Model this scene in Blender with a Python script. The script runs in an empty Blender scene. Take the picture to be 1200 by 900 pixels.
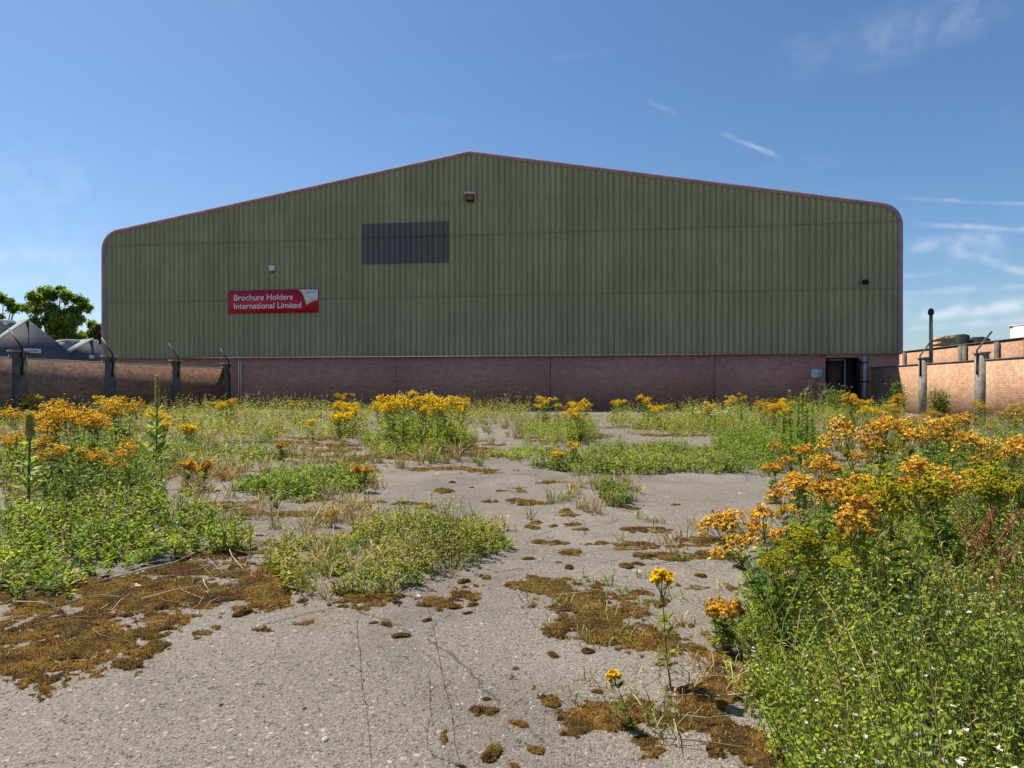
import bpy, math, random
import numpy as np
from mathutils import Vector, Matrix, noise as mnoise

rng = np.random.default_rng(7)
random.seed(7)
S = bpy.context.scene
COL = S.collection
R = math.radians

# ---------------------------------------------------------------- camera
F, HZ, CAMH, TH = 780.0, 453.0, 1.05, R(7.8)
cam_d = bpy.data.cameras.new('camera')
cam_d.sensor_width = 36.0
cam_d.lens = F / 1200 * 36
cam_d.shift_y = 3 / 1200
cam_d.clip_start = 0.05
cam_d.clip_end = 12000
cam = bpy.data.objects.new('camera', cam_d)
COL.objects.link(cam)
cam.location = (0, 0, CAMH)
cam.rotation_euler = (R(90), 0, TH)
S.camera = cam

# ---------------------------------------------------------------- light
SUN_TO = Vector((-1.6, 1.0, 3.0)).normalized()          # direction towards the sun
EL = math.asin(SUN_TO.z)
AZ = math.atan2(SUN_TO.x, SUN_TO.y)
sun_d = bpy.data.lights.new('sun', 'SUN')
sun_d.energy = 4.6
sun_d.angle = R(0.55)
sun_d.color = (1.0, 0.92, 0.79)
sun = bpy.data.objects.new('sun', sun_d)
COL.objects.link(sun)
sun.location = (0, 0, 60)
sun.rotation_euler = SUN_TO.to_track_quat('Z', 'Y').to_euler()

S.view_settings.view_transform = 'Standard'
S.view_settings.look = 'None'
S.view_settings.gamma = 1.0
S.view_settings.exposure = 0.72
S.view_settings.use_curve_mapping = False


def pix_dir(px, py):
    c, s = math.cos(TH), math.sin(TH)
    x, y, z = (px - 600) / F, 1.0, (HZ - py) / F
    return Vector((x * c - y * s, x * s + y * c, z)).normalized()


world = bpy.data.worlds.new("World")
S.world = world
world.use_nodes = True
nt = world.node_tree
nt.nodes.clear()
out = nt.nodes.new('ShaderNodeOutputWorld')
bg = nt.nodes.new('ShaderNodeBackground')
sky = nt.nodes.new('ShaderNodeTexSky')
sky.sky_type = 'NISHITA'
sky.sun_disc = False
sky.sun_elevation = EL
sky.sun_rotation = AZ
sky.altitude = 50
sky.air_density = 1.0
sky.dust_density = 0.55
sky.ozone_density = 5.0
bg.inputs['Strength'].default_value = 0.075
nt.links.new(bg.outputs[0], out.inputs[0])


def wn(kind, **kw):
    n = nt.nodes.new(kind)
    for k, v in kw.items():
        setattr(n, k, v)
    return n


def wmath(op, a, b=None, clamp=False):
    n = wn('ShaderNodeMath', operation=op, use_clamp=clamp)
    for i, v in enumerate((a, b)):
        if v is None:
            continue
        if isinstance(v, (int, float)):
            n.inputs[i].default_value = v
        else:
            nt.links.new(v, n.inputs[i])
    return n.outputs[0]


def wramp(v, a, b, x=0.0, y=1.0):
    n = wn('ShaderNodeMapRange', interpolation_type='SMOOTHSTEP')
    nt.links.new(v, n.inputs[0])
    n.inputs[1].default_value, n.inputs[2].default_value = a, b
    n.inputs[3].default_value, n.inputs[4].default_value = x, y
    return n.outputs[0]


tc = wn('ShaderNodeTexCoord')
DIRV = tc.outputs['Generated']


def wdot(vec):
    n = wn('ShaderNodeVectorMath', operation='DOT_PRODUCT')
    nt.links.new(DIRV, n.inputs[0])
    n.inputs[1].default_value = tuple(vec)
    return n.outputs['Value']


wnz = wn('ShaderNodeTexNoise')
wnz.inputs['Scale'].default_value = 38
wnz.inputs['Detail'].default_value = 6
nt.links.new(DIRV, wnz.inputs['Vector'])
wob = wmath('MULTIPLY', wmath('SUBTRACT', wnz.outputs['Fac'], 0.5), 0.006)
wmp = wn('ShaderNodeMapping')
wmp.inputs['Scale'].default_value = (2.2, 2.2, 11)
wmp.inputs['Rotation'].default_value = (0.12, 0.1, 0)
nt.links.new(DIRV, wmp.inputs[0])
cir = wn('ShaderNodeTexNoise')
cir.inputs['Scale'].default_value = 2.6
cir.inputs['Detail'].default_value = 8
cir.inputs['Roughness'].default_value = 0.62
cir.inputs['Distortion'].default_value = 0.5
nt.links.new(wmp.outputs[0], cir.inputs['Vector'])
cloud = wramp(cir.outputs['Fac'], 0.58, 0.88, 0, 0.09)
# (x0,y0,x1,y1, half width in px, strength): old vapour trails in the sky
for (x0, y0, x1, y1, hw, st) in [
        (842, 154, 918, 186, 4, .34), (1062, 262, 1290, 274, 4, .30), (1050, 291, 1185, 276, 11, .30), (1100, 298, 1190, 290, 16, .12),
        (1112, 292, 1215, 324, 7, .34), (1040, 375, 1330, 343, 9, .46), (1000, 360, 1330, 372, 26, .16), (-200, 250, 140, 215, 60, .10), (-200, 330, 150, 300, 40, .14), (880, 90, 1250, -30, 34, .045), (1050, 232, 1290, 244, 3, .18), (1040, 345, 1300, 330, 5, .2), (1040, 326, 1120, 317, 4, .22),
        (1040, 388, 1300, 368, 5, .25), (755, 117, 795, 134, 4, .10), (-60, 312, 118, 289, 12, .16),
        (1000, 60, 1190, 5, 26, .10)]:
    a, b = pix_dir(x0, y0), pix_dir(x1, y1)
    mid = (a + b).normalized()
    nrm = a.cross(b).normalized()
    tan = nrm.cross(mid).normalized()
    half = abs((b - mid).dot(tan))
    w = hw / F
    ac = wmath('ABSOLUTE', wmath('ADD', wdot(nrm), wob))
    across = wramp(ac, 0.0, w, 1, 0)
    al = wmath('ABSOLUTE', wdot(tan))
    along = wramp(al, half * 0.55, half * 1.05, 1, 0)
    front = wramp(wdot(mid), 0.3, 0.5)
    grain = wramp(wnz.outputs['Fac'], 0.32, 0.66, 0.2, 1)
    m = wmath('MULTIPLY', wmath('MULTIPLY', across, along), wmath('MULTIPLY', front, grain))
    cloud = wmath('ADD', cloud, wmath('MULTIPLY', m, st), clamp=True)
mix = wn('ShaderNodeMix', data_type='RGBA')
nt.links.new(cloud, mix.inputs['Factor'])
hsv = wn('ShaderNodeHueSaturation')
hsv.inputs['Saturation'].default_value = 1.10
nt.links.new(sky.outputs[0], hsv.inputs['Color'])
nt.links.new(hsv.outputs[0], mix.inputs['A'])
mix.inputs['B'].default_value = (7.6, 7.9, 8.4, 1)
nt.links.new(mix.outputs['Result'], bg.inputs['Color'])

# ---------------------------------------------------------------- helpers
CT, ST = math.cos(TH), math.sin(TH)


def gnd(px, py, z=0.0):
    """measured image point on the ground -> world x, y"""
    zc = F * (CAMH - z) / (py - HZ)
    xc = (px - 600) / F * zc
    return xc * CT - zc * ST, xc * ST + zc * CT


def at(px, py, zc):
    """measured image point at depth zc -> world x, y, z"""
    xc = (px - 600) / F * zc
    return xc * CT - zc * ST, xc * ST + zc * CT, CAMH + (HZ - py) / F * zc


def to_pix(X, Y):
    zc = np.maximum(-X * ST + Y * CT, 0.05)
    xc = X * CT + Y * ST
    return 600 + F * xc / zc, HZ + F * CAMH / zc


FACE = 31.5


def fx(px):
    return FACE * math.tan(math.atan((px - 600) / F) - TH)


def fz(px, py):
    a = math.atan((px - 600) / F)
    zc = FACE / math.cos(a - TH) * math.cos(a)
    return CAMH + (HZ - py) / F * zc


def vnoise(x, y, seed=0):
    xi, yi = np.floor(x).astype(np.int64), np.floor(y).astype(np.int64)
    xf, yf = x - xi, y - yi
    u, v = xf * xf * (3 - 2 * xf), yf * yf * (3 - 2 * yf)

    def h(a, b):
        n = (a * 374761393 + b * 668265263 + seed * 974634777) & 0xffffffff
        n = ((n ^ (n >> 13)) * 1274126177) & 0xffffffff
        return ((n ^ (n >> 16)) & 0xffff) / 65535.0
    return (h(xi, yi) * (1 - u) + h(xi + 1, yi) * u) * (1 - v) + (h(xi, yi + 1) * (1 - u) + h(xi + 1, yi + 1) * u) * v


def fbm(x, y, seed=0, octv=4):
    r, a, t = 0, 1.0, 0
    for o in range(octv):
        r = r + a * vnoise(x * 2 ** o + 17.3 * o, y * 2 ** o - 9.1 * o, seed + o)
        t += a
        a *= 0.55
    return r / t


def inpoly(px, py, poly):
    r = np.zeros(px.shape, bool)
    n = len(poly)
    for i in range(n):
        (x0, y0), (x1, y1) = poly[i], poly[(i + 1) % n]
        if y0 == y1:
            continue
        c = ((y0 > py) != (y1 > py)) & (px < (x1 - x0) * (py - y0) / (y1 - y0) + x0)
        r ^= c
    return r


class MB:
    """collects geometry (with a colour per vertex) for ONE mesh"""

    def __init__(self):
        self.v, self.c, self.f, self.n = [], [], [], 0

    def raw(self, V, Fc, C):
        V = np.asarray(V, float).reshape(-1, 3)
        Fc = np.asarray(Fc, int)
        C = np.asarray(C, float)
        if C.ndim == 1:
            C = np.tile(C, (len(V), 1))
        self.v.append(V)
        self.c.append(C)
        self.f.append(Fc + self.n)
        self.n += len(V)

    def box(self, x0, x1, y0, y1, z0, z1, c=(.5, .5, .5)):
        V = [(x, y, z) for z in (z0, z1) for y in (y0, y1) for x in (x0, x1)]
        Fc = [(0, 2, 3, 1), (4, 5, 7, 6), (0, 1, 5, 4), (2, 6, 7, 3), (0, 4, 6, 2), (1, 3, 7, 5)]
        self.raw(V, Fc, c)

    def prism(self, poly, y0, y1, c=(.5, .5, .5), axis='y'):
        """extrude an (x,z) outline along y"""
        n = len(poly)
        if axis == 'y':
            V = [(p[0], y0, p[1]) for p in poly] + [(p[0], y1, p[1]) for p in poly]
        else:
            V = [(p[0], p[1], y0) for p in poly] + [(p[0], p[1], y1) for p in poly]
        self.v.append(np.array(V, float))
        self.c.append(np.tile(np.array(c, float), (2 * n, 1)))
        fs = [tuple(range(n)), tuple(range(2 * n - 1, n - 1, -1))]
        fs += [(i, i + n, (i + 1) % n + n, (i + 1) % n) for i in range(n)]
        self.f.append([tuple(k + self.n for k in f) for f in fs])
        self.n += 2 * n

    def tube(self, pts, radii, c=(.5, .5, .5), sides=6, cap=True):
        pts = [Vector(p) for p in pts]
        rings = []
        up = Vector((0, 0, 1))
        for i, p in enumerate(pts):
            d = (pts[min(i + 1, len(pts) - 1)] - pts[max(i - 1, 0)])
            d = d.normalized() if d.length > 1e-9 else Vector((0, 0, 1))
            a = d.cross(up)
            if a.length < 0.05:
                a = d.cross(Vector((1, 0, 0)))
            a.normalize()
            b = d.cross(a)
            r = radii[i] if hasattr(radii, '__len__') else radii
            rings.append([p + a * (r * math.cos(2 * math.pi * k / sides)) + b * (r * math.sin(2 * math.pi * k / sides)) for k in range(sides)])
        V = [tuple(q) for ring in rings for q in ring]
        Fc = []
        for i in range(len(pts) - 1):
            for k in range(sides):
                k2 = (k + 1) % sides
                Fc.append((i * sides + k, i * sides + k2, (i + 1) * sides + k2, (i + 1) * sides + k))
        self.raw(V, Fc, c)
        if cap:
            m = self.n - len(V)
            self.f.append([tuple(m + k for k in range(sides))[::-1], tuple(m + (len(pts) - 1) * sides + k for k in range(sides))])

    # ---- vectorised plant pieces
    def leaves(self, P, D, L, W, C, fold=0.12, tilt=None, at_=0.45):
        P, D = np.asarray(P, float), np.asarray(D, float)
        n = len(P)
        if n == 0:
            return
        D = D / (np.linalg.norm(D, axis=1, keepdims=True) + 1e-9)
        L = np.broadcast_to(L, (n,))[:, None]
        W = np.broadcast_to(W, (n,))[:, None]
        upv = np.tile(np.array([0, 0, 1.0]), (n, 1)) + rng.normal(0, .35 if tilt is None else tilt, (n, 3))
        Sd = np.cross(D, upv)
        Sd /= np.linalg.norm(Sd, axis=1, keepdims=True) + 1e-9
        Nn = np.cross(Sd, D)
        a = P
        b = P + D * L * at_ + Sd * W * .5 + Nn * W * fold
        t = P + D * L - Nn * L * .12
        d = P + D * L * at_ - Sd * W * .5 + Nn * W * fold
        V = np.stack([a, b, t, d], 1).reshape(-1, 3)
        i = np.arange(n)[:, None] * 4
        Fc = np.concatenate([i + np.array([[0, 2, 1]]), i + np.array([[0, 3, 2]])], 0)
        C = np.broadcast_to(C, (n, 3))
        self.raw(V, Fc, np.repeat(C, 4, 0))

    def blades(self, P, D, L, W, C, bend=0.5):
        P, D = np.asarray(P, float), np.asarray(D, float)
        n = len(P)
        if n == 0:
            return
        D = D / (np.linalg.norm(D, axis=1, keepdims=True) + 1e-9)
        L = np.broadcast_to(L, (n,))[:, None]
        W = np.broadcast_to(W, (n,))[:, None]
        az = rng.uniform(0, 6.283, n)
        Sd = np.stack([np.cos(az), np.sin(az), np.zeros(n)], 1)
        H = D * np.array([1, 1, 0])
        H = H / (np.linalg.norm(H, axis=1, keepdims=True) + 1e-6)
        bd = np.broadcast_to(bend, (n,))[:, None]
        m1 = P + D * L * .5
        m2 = P + D * L * .82 + H * L * .14 * bd - np.array([0, 0, 1]) * L * .06 * bd
        t = P + D * L * .98 + H * L * .34 * bd - np.array([0, 0, 1]) * L * .22 * bd
        V = np.stack([P - Sd * W * .5, P + Sd * W * .5, m1 - Sd * W * .42, m1 + Sd * W * .42, m2 - Sd * W * .25, m2 + Sd * W * .25, t], 1).reshape(-1, 3)
        i = np.arange(n)[:, None] * 7
        T = [(0, 1, 3), (0, 3, 2), (2, 3, 5), (2, 5, 4), (4, 5, 6)]
        Fc = np.concatenate([i + np.array([q]) for q in T], 0)
        C = np.broadcast_to(C, (n, 3))
        self.raw(V, Fc, np.repeat(C, 7, 0))

    def sticks(self, A, B, ra, rb, C):
        A, B = np.asarray(A, float), np.asarray(B, float)
        n = len(A)
        if n == 0:
            return
        D = B - A
        D /= np.linalg.norm(D, axis=1, keepdims=True) + 1e-9
        u = np.cross(D, np.tile([[.31, .17, .93]], (n, 1)) + rng.normal(0, .1, (n, 3)))
        u /= np.linalg.norm(u, axis=1, keepdims=True) + 1e-9
        w = np.cross(D, u)
        ra = np.broadcast_to(ra, (n,))[:, None]
        rb = np.broadcast_to(rb, (n,))[:, None]
        V = []
        for (Q, r) in ((A, ra), (B, rb)):
            for k in range(3):
                t = 2.0944 * k
                V.append(Q + u * r * math.cos(t) + w * r * math.sin(t))
        V = np.stack(V, 1).reshape(-1, 3)
        i = np.arange(n)[:, None] * 6
        Fc = np.concatenate([i + np.array([[k, (k + 1) % 3, 3 + (k + 1) % 3, 3 + k]]) for k in range(3)], 0)
        C = np.broadcast_to(C, (n, 3))
        self.raw(V, Fc, np.repeat(C, 6, 0))

    def mesh(self, name, mat, smooth=False):
        V = np.concatenate(self.v) if self.v else np.zeros((0, 3))
        C = np.concatenate(self.c) if self.c else np.zeros((0, 3))
        loops, starts, tot, s = [], [], [], 0
        for Fc in self.f:
            if isinstance(Fc, np.ndarray) and Fc.ndim == 2:
                k = Fc.shape[1]
                loops.append(Fc.reshape(-1))
                starts.append(s + np.arange(len(Fc)) * k)
                tot.append(np.full(len(Fc), k))
                s += Fc.size
            else:
                for f in Fc:
                    loops.append(np.array(f))
                    starts.append(np.array([s]))
                    tot.append(np.array([len(f)]))
                    s += len(f)
        me = bpy.data.meshes.new(name)
        me.vertices.add(len(V))
        me.vertices.foreach_set('co', V.astype(np.float32).ravel())
        if loops:
            L = np.concatenate(loops).astype(np.int32)
            st = np.concatenate(starts).astype(np.int32)
            me.loops.add(len(L))
            me.loops.foreach_set('vertex_index', L)
            me.polygons.add(len(st))
            me.polygons.foreach_set('loop_start', st)
            if smooth:
                me.polygons.foreach_set('use_smooth', np.ones(len(st), bool))
        me.update(calc_edges=True)
        at_ = me.attributes.new('col', 'FLOAT_COLOR', 'POINT')
        at_.data.foreach_set('color', np.concatenate([C, np.ones((len(C), 1))], 1).astype(np.float32).ravel())
        me.validate()
        if mat is not None:
            me.materials.append(mat)
        return me

    def build(self, name, mat, parent=None, smooth=False, loc=None):
        o = bpy.data.objects.new(name, self.mesh(name, mat, smooth))
        COL.objects.link(o)
        if parent is not None:
            o.parent = parent
        if loc is not None:
            o.location = loc
        return o


def tag(o, label=None, cat=None, group=None, kind=None):
    if label:
        o['label'] = label
    if cat:
        o['category'] = cat
    if group:
        o['group'] = group
    if kind:
        o['kind'] = kind
    return o


def empty(name, loc=(0, 0, 0), rz=0.0, **kw):
    o = bpy.data.objects.new(name, None)
    o.empty_display_size = 0.2
    COL.objects.link(o)
    o.location = loc
    o.rotation_euler = (0, 0, rz)
    return tag(o, **kw)


def child(name, me, parent):
    o = bpy.data.objects.new(name, me)
    COL.objects.link(o)
    o.parent = parent
    return o


# ---------------------------------------------------------------- materials
class NT:
    def __init__(self, name):
        self.m = bpy.data.materials.new(name)
        self.m.use_nodes = True
        self.t = self.m.node_tree
        self.b = self.t.nodes['Principled BSDF']
        self.o = self.t.nodes['Material Output']

    def n(self, kind, inp=None, **kw):
        x = self.t.nodes.new(kind)
        for k, v in kw.items():
            setattr(x, k, v)
        for k, v in (inp or {}).items():
            if hasattr(v, 'links') or isinstance(v, bpy.types.NodeSocket):
                self.t.links.new(v, x.inputs[k])
            else:
                x.inputs[k].default_value = v
        return x

    def link(self, a, b):
        self.t.links.new(a, b)

    def obj(self):
        return self.n('ShaderNodeTexCoord').outputs['Object']

    def pos(self):
        return self.n('ShaderNodeNewGeometry').outputs['Position']

    def noise(self, vec, scale, detail=4, rough=.55, dist=0.0):
        return self.n('ShaderNodeTexNoise', {'Vector': vec, 'Scale': scale, 'Detail': detail, 'Roughness': rough, 'Distortion': dist}).outputs['Fac']

    def ramp(self, v, a, b, x=0.0, y=1.0):
        return self.n('ShaderNodeMapRange', {0: v, 1: a, 2: b, 3: x, 4: y}, interpolation_type='SMOOTHSTEP').outputs[0]

    def math(self, op, a, b=0.0):
        return self.n('ShaderNodeMath', {0: a, 1: b}, operation=op).outputs[0]

    def mix(self, f, a, b, blend='MIX'):
        x = self.n('ShaderNodeMix', data_type='RGBA', blend_type=blend)
        for k, v in (('Factor', f), ('A', a), ('B', b)):
            if isinstance(v, bpy.types.NodeSocket):
                self.link(v, x.inputs[k])
            else:
                x.inputs[k].default_value = (tuple(v) + (1,)) if hasattr(v, '__len__') else v
        return x.outputs['Result']

    def bump(self, h, strength=.5, dist=.01):
        b = self.n('ShaderNodeBump', {'Height': h, 'Strength': strength, 'Distance': dist})
        self.link(b.outputs[0], self.b.inputs['Normal'])

    def base(self, c, rough=.8, spec=.3):
        if isinstance(c, bpy.types.NodeSocket):
            self.link(c, self.b.inputs['Base Color'])
        else:
            self.b.inputs['Base Color'].default_value = tuple(c) + (1,)
        self.b.inputs['Roughness'].default_value = rough
        self.b.inputs['Specular IOR Level'].default_value = spec
        return self.m


def paint(name, c, rough=.6, var=.18, scale=3.0, metal=0.0, bump=0.0):
    t = NT(name)
    p = t.obj()
    v = t.noise(p, scale, 6, .6)
    v2 = t.noise(p, scale * 9, 3)
    f = t.ramp(v, .3, .7, 1 - var, 1 + var)
    f2 = t.ramp(v2, .3, .7, 1 - var * .5, 1 + var * .5)
    k = t.math('MULTIPLY', f, f2)
    kk = t.n('ShaderNodeCombineXYZ', {0: k, 1: k, 2: k}).outputs[0]
    col = t.mix(1.0, c, kk, 'MULTIPLY')
    if bump:
        t.bump(v2, bump, .01)
    t.b.inputs['Metallic'].default_value = metal
    return t.base(col, rough)


def plant_mat(name, trans=.5, rough=.5, spec=.3):
    t = NT(name)
    a = t.n('ShaderNodeAttribute', attribute_name='col').outputs['Color']
    nz = t.noise(t.pos(), 9.0, 2)
    k = t.ramp(nz, .3, .7, .82, 1.18)
    kk = t.n('ShaderNodeCombineXYZ', {0: k, 1: k, 2: k}).outputs[0]
    col = t.mix(1.0, a, kk, 'MULTIPLY')
    t.base(col, rough, spec)
    if trans:
        tr = t.n('ShaderNodeBsdfTranslucent')
        tcol = t.mix(1.0, col, (1.5, 1.4, .55), 'MULTIPLY')
        t.link(tcol, tr.inputs['Color'])
        mx = t.n('ShaderNodeMixShader', {0: trans})
        t.link(t.b.outputs[0], mx.inputs[1])
        t.link(tr.outputs[0], mx.inputs[2])
        t.link(mx.outputs[0], t.o.inputs['Surface'])
    return t.m


def brick_mat(name, c1, c2, mortar, wear, wear_amt=.5, low=None, mott=1.0):
    t = NT(name)
    p = t.obj()
    sp = t.n('ShaderNodeSeparateXYZ', {0: p})
    u = t.math('ADD', sp.outputs[0], sp.outputs[1])
    uv = t.n('ShaderNodeCombineXYZ', {0: u, 1: sp.outputs[2], 2: 0.0}).outputs[0]
    br = t.n('ShaderNodeTexBrick', {'Vector': uv, 'Scale': 1.0, 'Mortar Size': .006, 'Mortar Smooth': .15, 'Bias': -.1,
                                    'Brick Width': .225, 'Row Height': .075, 'Color1': tuple(c1) + (1,), 'Color2': tuple(c2) + (1,), 'Mortar': tuple(mortar) + (1,)})
    br.offset = .5
    n1 = t.noise(p, .8, 6, .65)
    n2 = t.noise(p, 6.0, 5, .6)
    n3 = t.noise(p, 30.0, 3, .6)
    c = t.mix(t.ramp(n1, .42, .72, 0, wear_amt), br.outputs['Color'], wear)
    k = t.math('MULTIPLY', t.ramp(n2, .3, .7, 1 - .22 * mott, 1 + .2 * mott), t.ramp(n3, .3, .7, 1 - .15 * mott, 1 + .15 * mott))
    kk = t.n('ShaderNodeCombineXYZ', {0: k, 1: k, 2: k}).outputs[0]
    c = t.mix(1.0, c, kk, 'MULTIPLY')
    if low:
        zz = t.math('ADD', sp.outputs[2], t.math('MULTIPLY', n2, .5))
        c = t.mix(t.ramp(zz, .25, .75, .65, 0), c, low)
    h = t.math('ADD', t.math('MULTIPLY', br.outputs['Fac'], -1.0), t.math('MULTIPLY', n3, .5))
    t.bump(h, .5, .008)
    return t.base(c, .9, .15)


M = {}
M['leaf'] = plant_mat('leaf')
M['stem'] = plant_mat('stem', 0, .7, .1)
M['petal'] = plant_mat('petal', .3, .7, .1)
M['straw'] = plant_mat('straw', .15, .7, .15)
M['moss_fuzz'] = plant_mat('moss_fuzz', .12, .9, .05)
M['facade_brick'] = brick_mat('facade_brick', (.58, .275, .185), (.45, .20, .13), (.44, .34, .27), (.53, .29, .20), .2, mott=.45)
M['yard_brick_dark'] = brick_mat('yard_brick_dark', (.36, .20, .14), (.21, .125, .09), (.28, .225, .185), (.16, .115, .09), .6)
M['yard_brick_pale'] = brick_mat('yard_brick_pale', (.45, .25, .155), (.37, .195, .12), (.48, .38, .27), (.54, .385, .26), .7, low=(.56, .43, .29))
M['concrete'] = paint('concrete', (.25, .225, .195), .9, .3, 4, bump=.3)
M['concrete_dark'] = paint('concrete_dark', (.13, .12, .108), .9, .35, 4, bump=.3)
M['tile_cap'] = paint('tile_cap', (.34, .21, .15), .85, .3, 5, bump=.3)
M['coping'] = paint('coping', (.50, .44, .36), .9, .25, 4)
M['black_steel'] = paint('black_steel', (.025, .022, .022), .55, .3, 8)
M['maroon_trim'] = paint('maroon_trim', (.34, .15, .17), .5, .15, 2)
M['mauve_trim'] = paint('mauve_trim', (.36, .25, .29), .85, .15, 2)
M['white_roof'] = paint('white_roof', (.52, .52, .51), .6, .12, .6)
M['shed_grey'] = paint('shed_grey', (.085, .098, .125), .6, .12, .3)
M['shed_grey_light'] = paint('shed_grey_light', (.32, .31, .31), .7, .12, .5)
M['red_board'] = paint('red_board', (.55, .012, .035), .35, .1, 1.2)
M['white_paint'] = paint('white_paint', (.80, .80, .80), .5, .05, 3)
M['letter_white'] = paint('letter_white', (.82, .82, .84), .5, .02, 3)
M['letter_grey'] = paint('letter_grey', (.22, .10, .14), .5, .02, 3)
M['pipe_grey'] = paint('pipe_grey', (.36, .37, .44), .4, .15, 3)
M['door_brown'] = paint('door_brown', (.09, .05, .04), .6, .25, 3)
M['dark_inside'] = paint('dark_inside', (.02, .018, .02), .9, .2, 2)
M['sign_blue'] = paint('sign_blue', (.33, .52, .55), .5, .1, 4)
M['deep_blue'] = paint('deep_blue', (.04, .16, .42), .5, .1, 4)
M['lamp_rust'] = paint('lamp_rust', (.22, .12, .06), .7, .4, 9)
M['cream'] = paint('cream', (.62, .58, .46), .6, .1, 6)
M['timber'] = paint('timber', (.46, .33, .18), .8, .2, 2)
M['tarp'] = paint('tarp', (.03, .03, .034), .6, .3, 2)
M['post_wood'] = paint('post_wood', (.16, .14, .125), .85, .3, 6)
M['bark'] = paint('bark', (.09, .07, .05), .95, .3, 5, bump=.5)
M['stone_grey'] = paint('stone_grey', (.16, .16, .17), .9, .3, 9, bump=.6)
M['stone_white'] = paint('stone_white', (.62, .58, .52), .9, .2, 9, bump=.6)


def cladding_mat():
    t = NT('green_cladding')
    a = t.n('ShaderNodeAttribute', attribute_name='col').outputs['Color']
    p = t.obj()
    mp = t.n('ShaderNodeMapping', {0: p})
    mp.inputs['Scale'].default_value = (3.2, 1, .10)
    st = t.noise(mp.outputs[0], 2.0, 6, .65)
    n1 = t.noise(p, .35, 5, .6)
    k = t.math('MULTIPLY', t.ramp(st, .3, .72, .88, 1.14), t.ramp(n1, .3, .7, .9, 1.1))
    kk = t.n('ShaderNodeCombineXYZ', {0: k, 1: k, 2: k}).outputs[0]
    c = t.mix(1.0, a, kk, 'MULTIPLY')
    mp2 = t.n('ShaderNodeMapping', {0: p})
    mp2.inputs['Scale'].default_value = (1.3, 1, .05)
    gr = t.noise(mp2.outputs[0], 1.3, 5, .6)
    c = t.mix(t.ramp(gr, .5, .72, 0, .25), c, (.25, .23, .12))
    return t.base(c, .55, .35)


M['cladding'] = cladding_mat()


def asphalt_mat():
    t = NT('weathered_asphalt')
    p = t.pos()
    big = t.noise(p, .35, 5, .6)
    mid = t.noise(p, 2.2, 6, .65)
    fine = t.noise(p, 46.0, 4, .7)
    jit = t.mix(.02, p, t.n('ShaderNodeTexNoise', {'Vector': p, 'Scale': 40.0, 'Detail': 3}).outputs['Color'])
    vo = t.n('ShaderNodeTexVoronoi', {'Vector': jit, 'Scale': 140.0, 'Randomness': 1.0}, feature='F1')
    vo2 = t.n('ShaderNodeTexVoronoi', {'Vector': jit, 'Scale': 52.0, 'Randomness': 1.0}, feature='F1')
    pit = t.noise(p, 75.0, 3, .6, .6)
    pit2 = t.noise(p, 24.0, 5, .65, .8)
    c = t.mix(t.ramp(big, .35, .65), (.165, .143, .120), (.246, .217, .184))
    c = t.mix(t.ramp(mid, .35, .7, 0, .75), c, (.185, .160, .133))
    # single stones of the aggregate
    sc = t.n('ShaderNodeSeparateColor', {0: vo.outputs['Color']}).outputs[0]
    c = t.mix(t.ramp(sc, .55, .95, 0, .38), c, (.35, .315, .28))
    c = t.mix(t.ramp(sc, .30, .05, 0, .38), c, (.11, .097, .083))
    sc2 = t.n('ShaderNodeSeparateColor', {0: vo2.outputs['Color']}).outputs[1]
    c = t.mix(t.math('MULTIPLY', t.ramp(sc2, .945, .985), t.ramp(vo2.outputs['Distance'], .55, .25, 0, .8)), c, (.44, .40, .36))
    pm = t.math('MAXIMUM', t.ramp(pit, .60, .70), t.ramp(pit2, .63, .70))
    c = t.mix(t.math('MULTIPLY', pm, .7), c, (.075, .062, .05))
    c = t.mix(t.ramp(fine, .55, .75, 0, .3), c, (.16, .135, .11))
    # pale lichen blots
    li = t.n('ShaderNodeTexVoronoi', {'Vector': t.mix(.045, p, t.n('ShaderNodeTexNoise', {'Vector': p, 'Scale': 9.0, 'Detail': 4}).outputs['Color']), 'Scale': 4.2}, feature='F1')
    lic = t.n('ShaderNodeSeparateColor', {0: li.outputs['Color']}).outputs[2]
    lm = t.math('MULTIPLY', t.ramp(li.outputs['Distance'], .20, .10), t.ramp(lic, .62, .70))
    lm = t.math('MULTIPLY', lm, t.ramp(fine, .35, .55, .25, .85))
    c = t.mix(lm, c, (.58, .54, .48))
    # dirt, and green-brown stains where moss has been
    d = t.noise(p, .9, 6, .7, .4)
    c = t.mix(t.ramp(d, .52, .68, 0, .6), c, (.17, .125, .075))
    d2 = t.noise(p, .55, 7, .72, 1.2)
    c = t.mix(t.ramp(d2, .50, .60, 0, .45), c, (.125, .110, .094))
    # hair cracks
    cr = t.n('ShaderNodeTexVoronoi', {'Vector': t.mix(.12, p, t.n('ShaderNodeTexNoise', {'Vector': p, 'Scale': 5.0, 'Detail': 8, 'Roughness': .7}).outputs['Color']), 'Scale': .55}, feature='DISTANCE_TO_EDGE')
    cm = t.math('MULTIPLY', t.ramp(cr.outputs['Distance'], .0035, .0005), t.ramp(mid, .47, .53))
    c = t.mix(t.math('MULTIPLY', cm, .55), c, (.07, .06, .045))
    h = t.math('ADD', t.math('MULTIPLY', vo.outputs['Distance'], -.6), t.math('MULTIPLY', fine, .7))
    h = t.math('ADD', h, t.math('MULTIPLY', mid, 1.5))
    h = t.math('SUBTRACT', h, t.math('MULTIPLY', pm, 1.2))
    h = t.math('SUBTRACT', h, cm)
    t.bump(h, .8, .010)
    return t.base(c, .92, .2)


M['asphalt'] = asphalt_mat()


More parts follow.
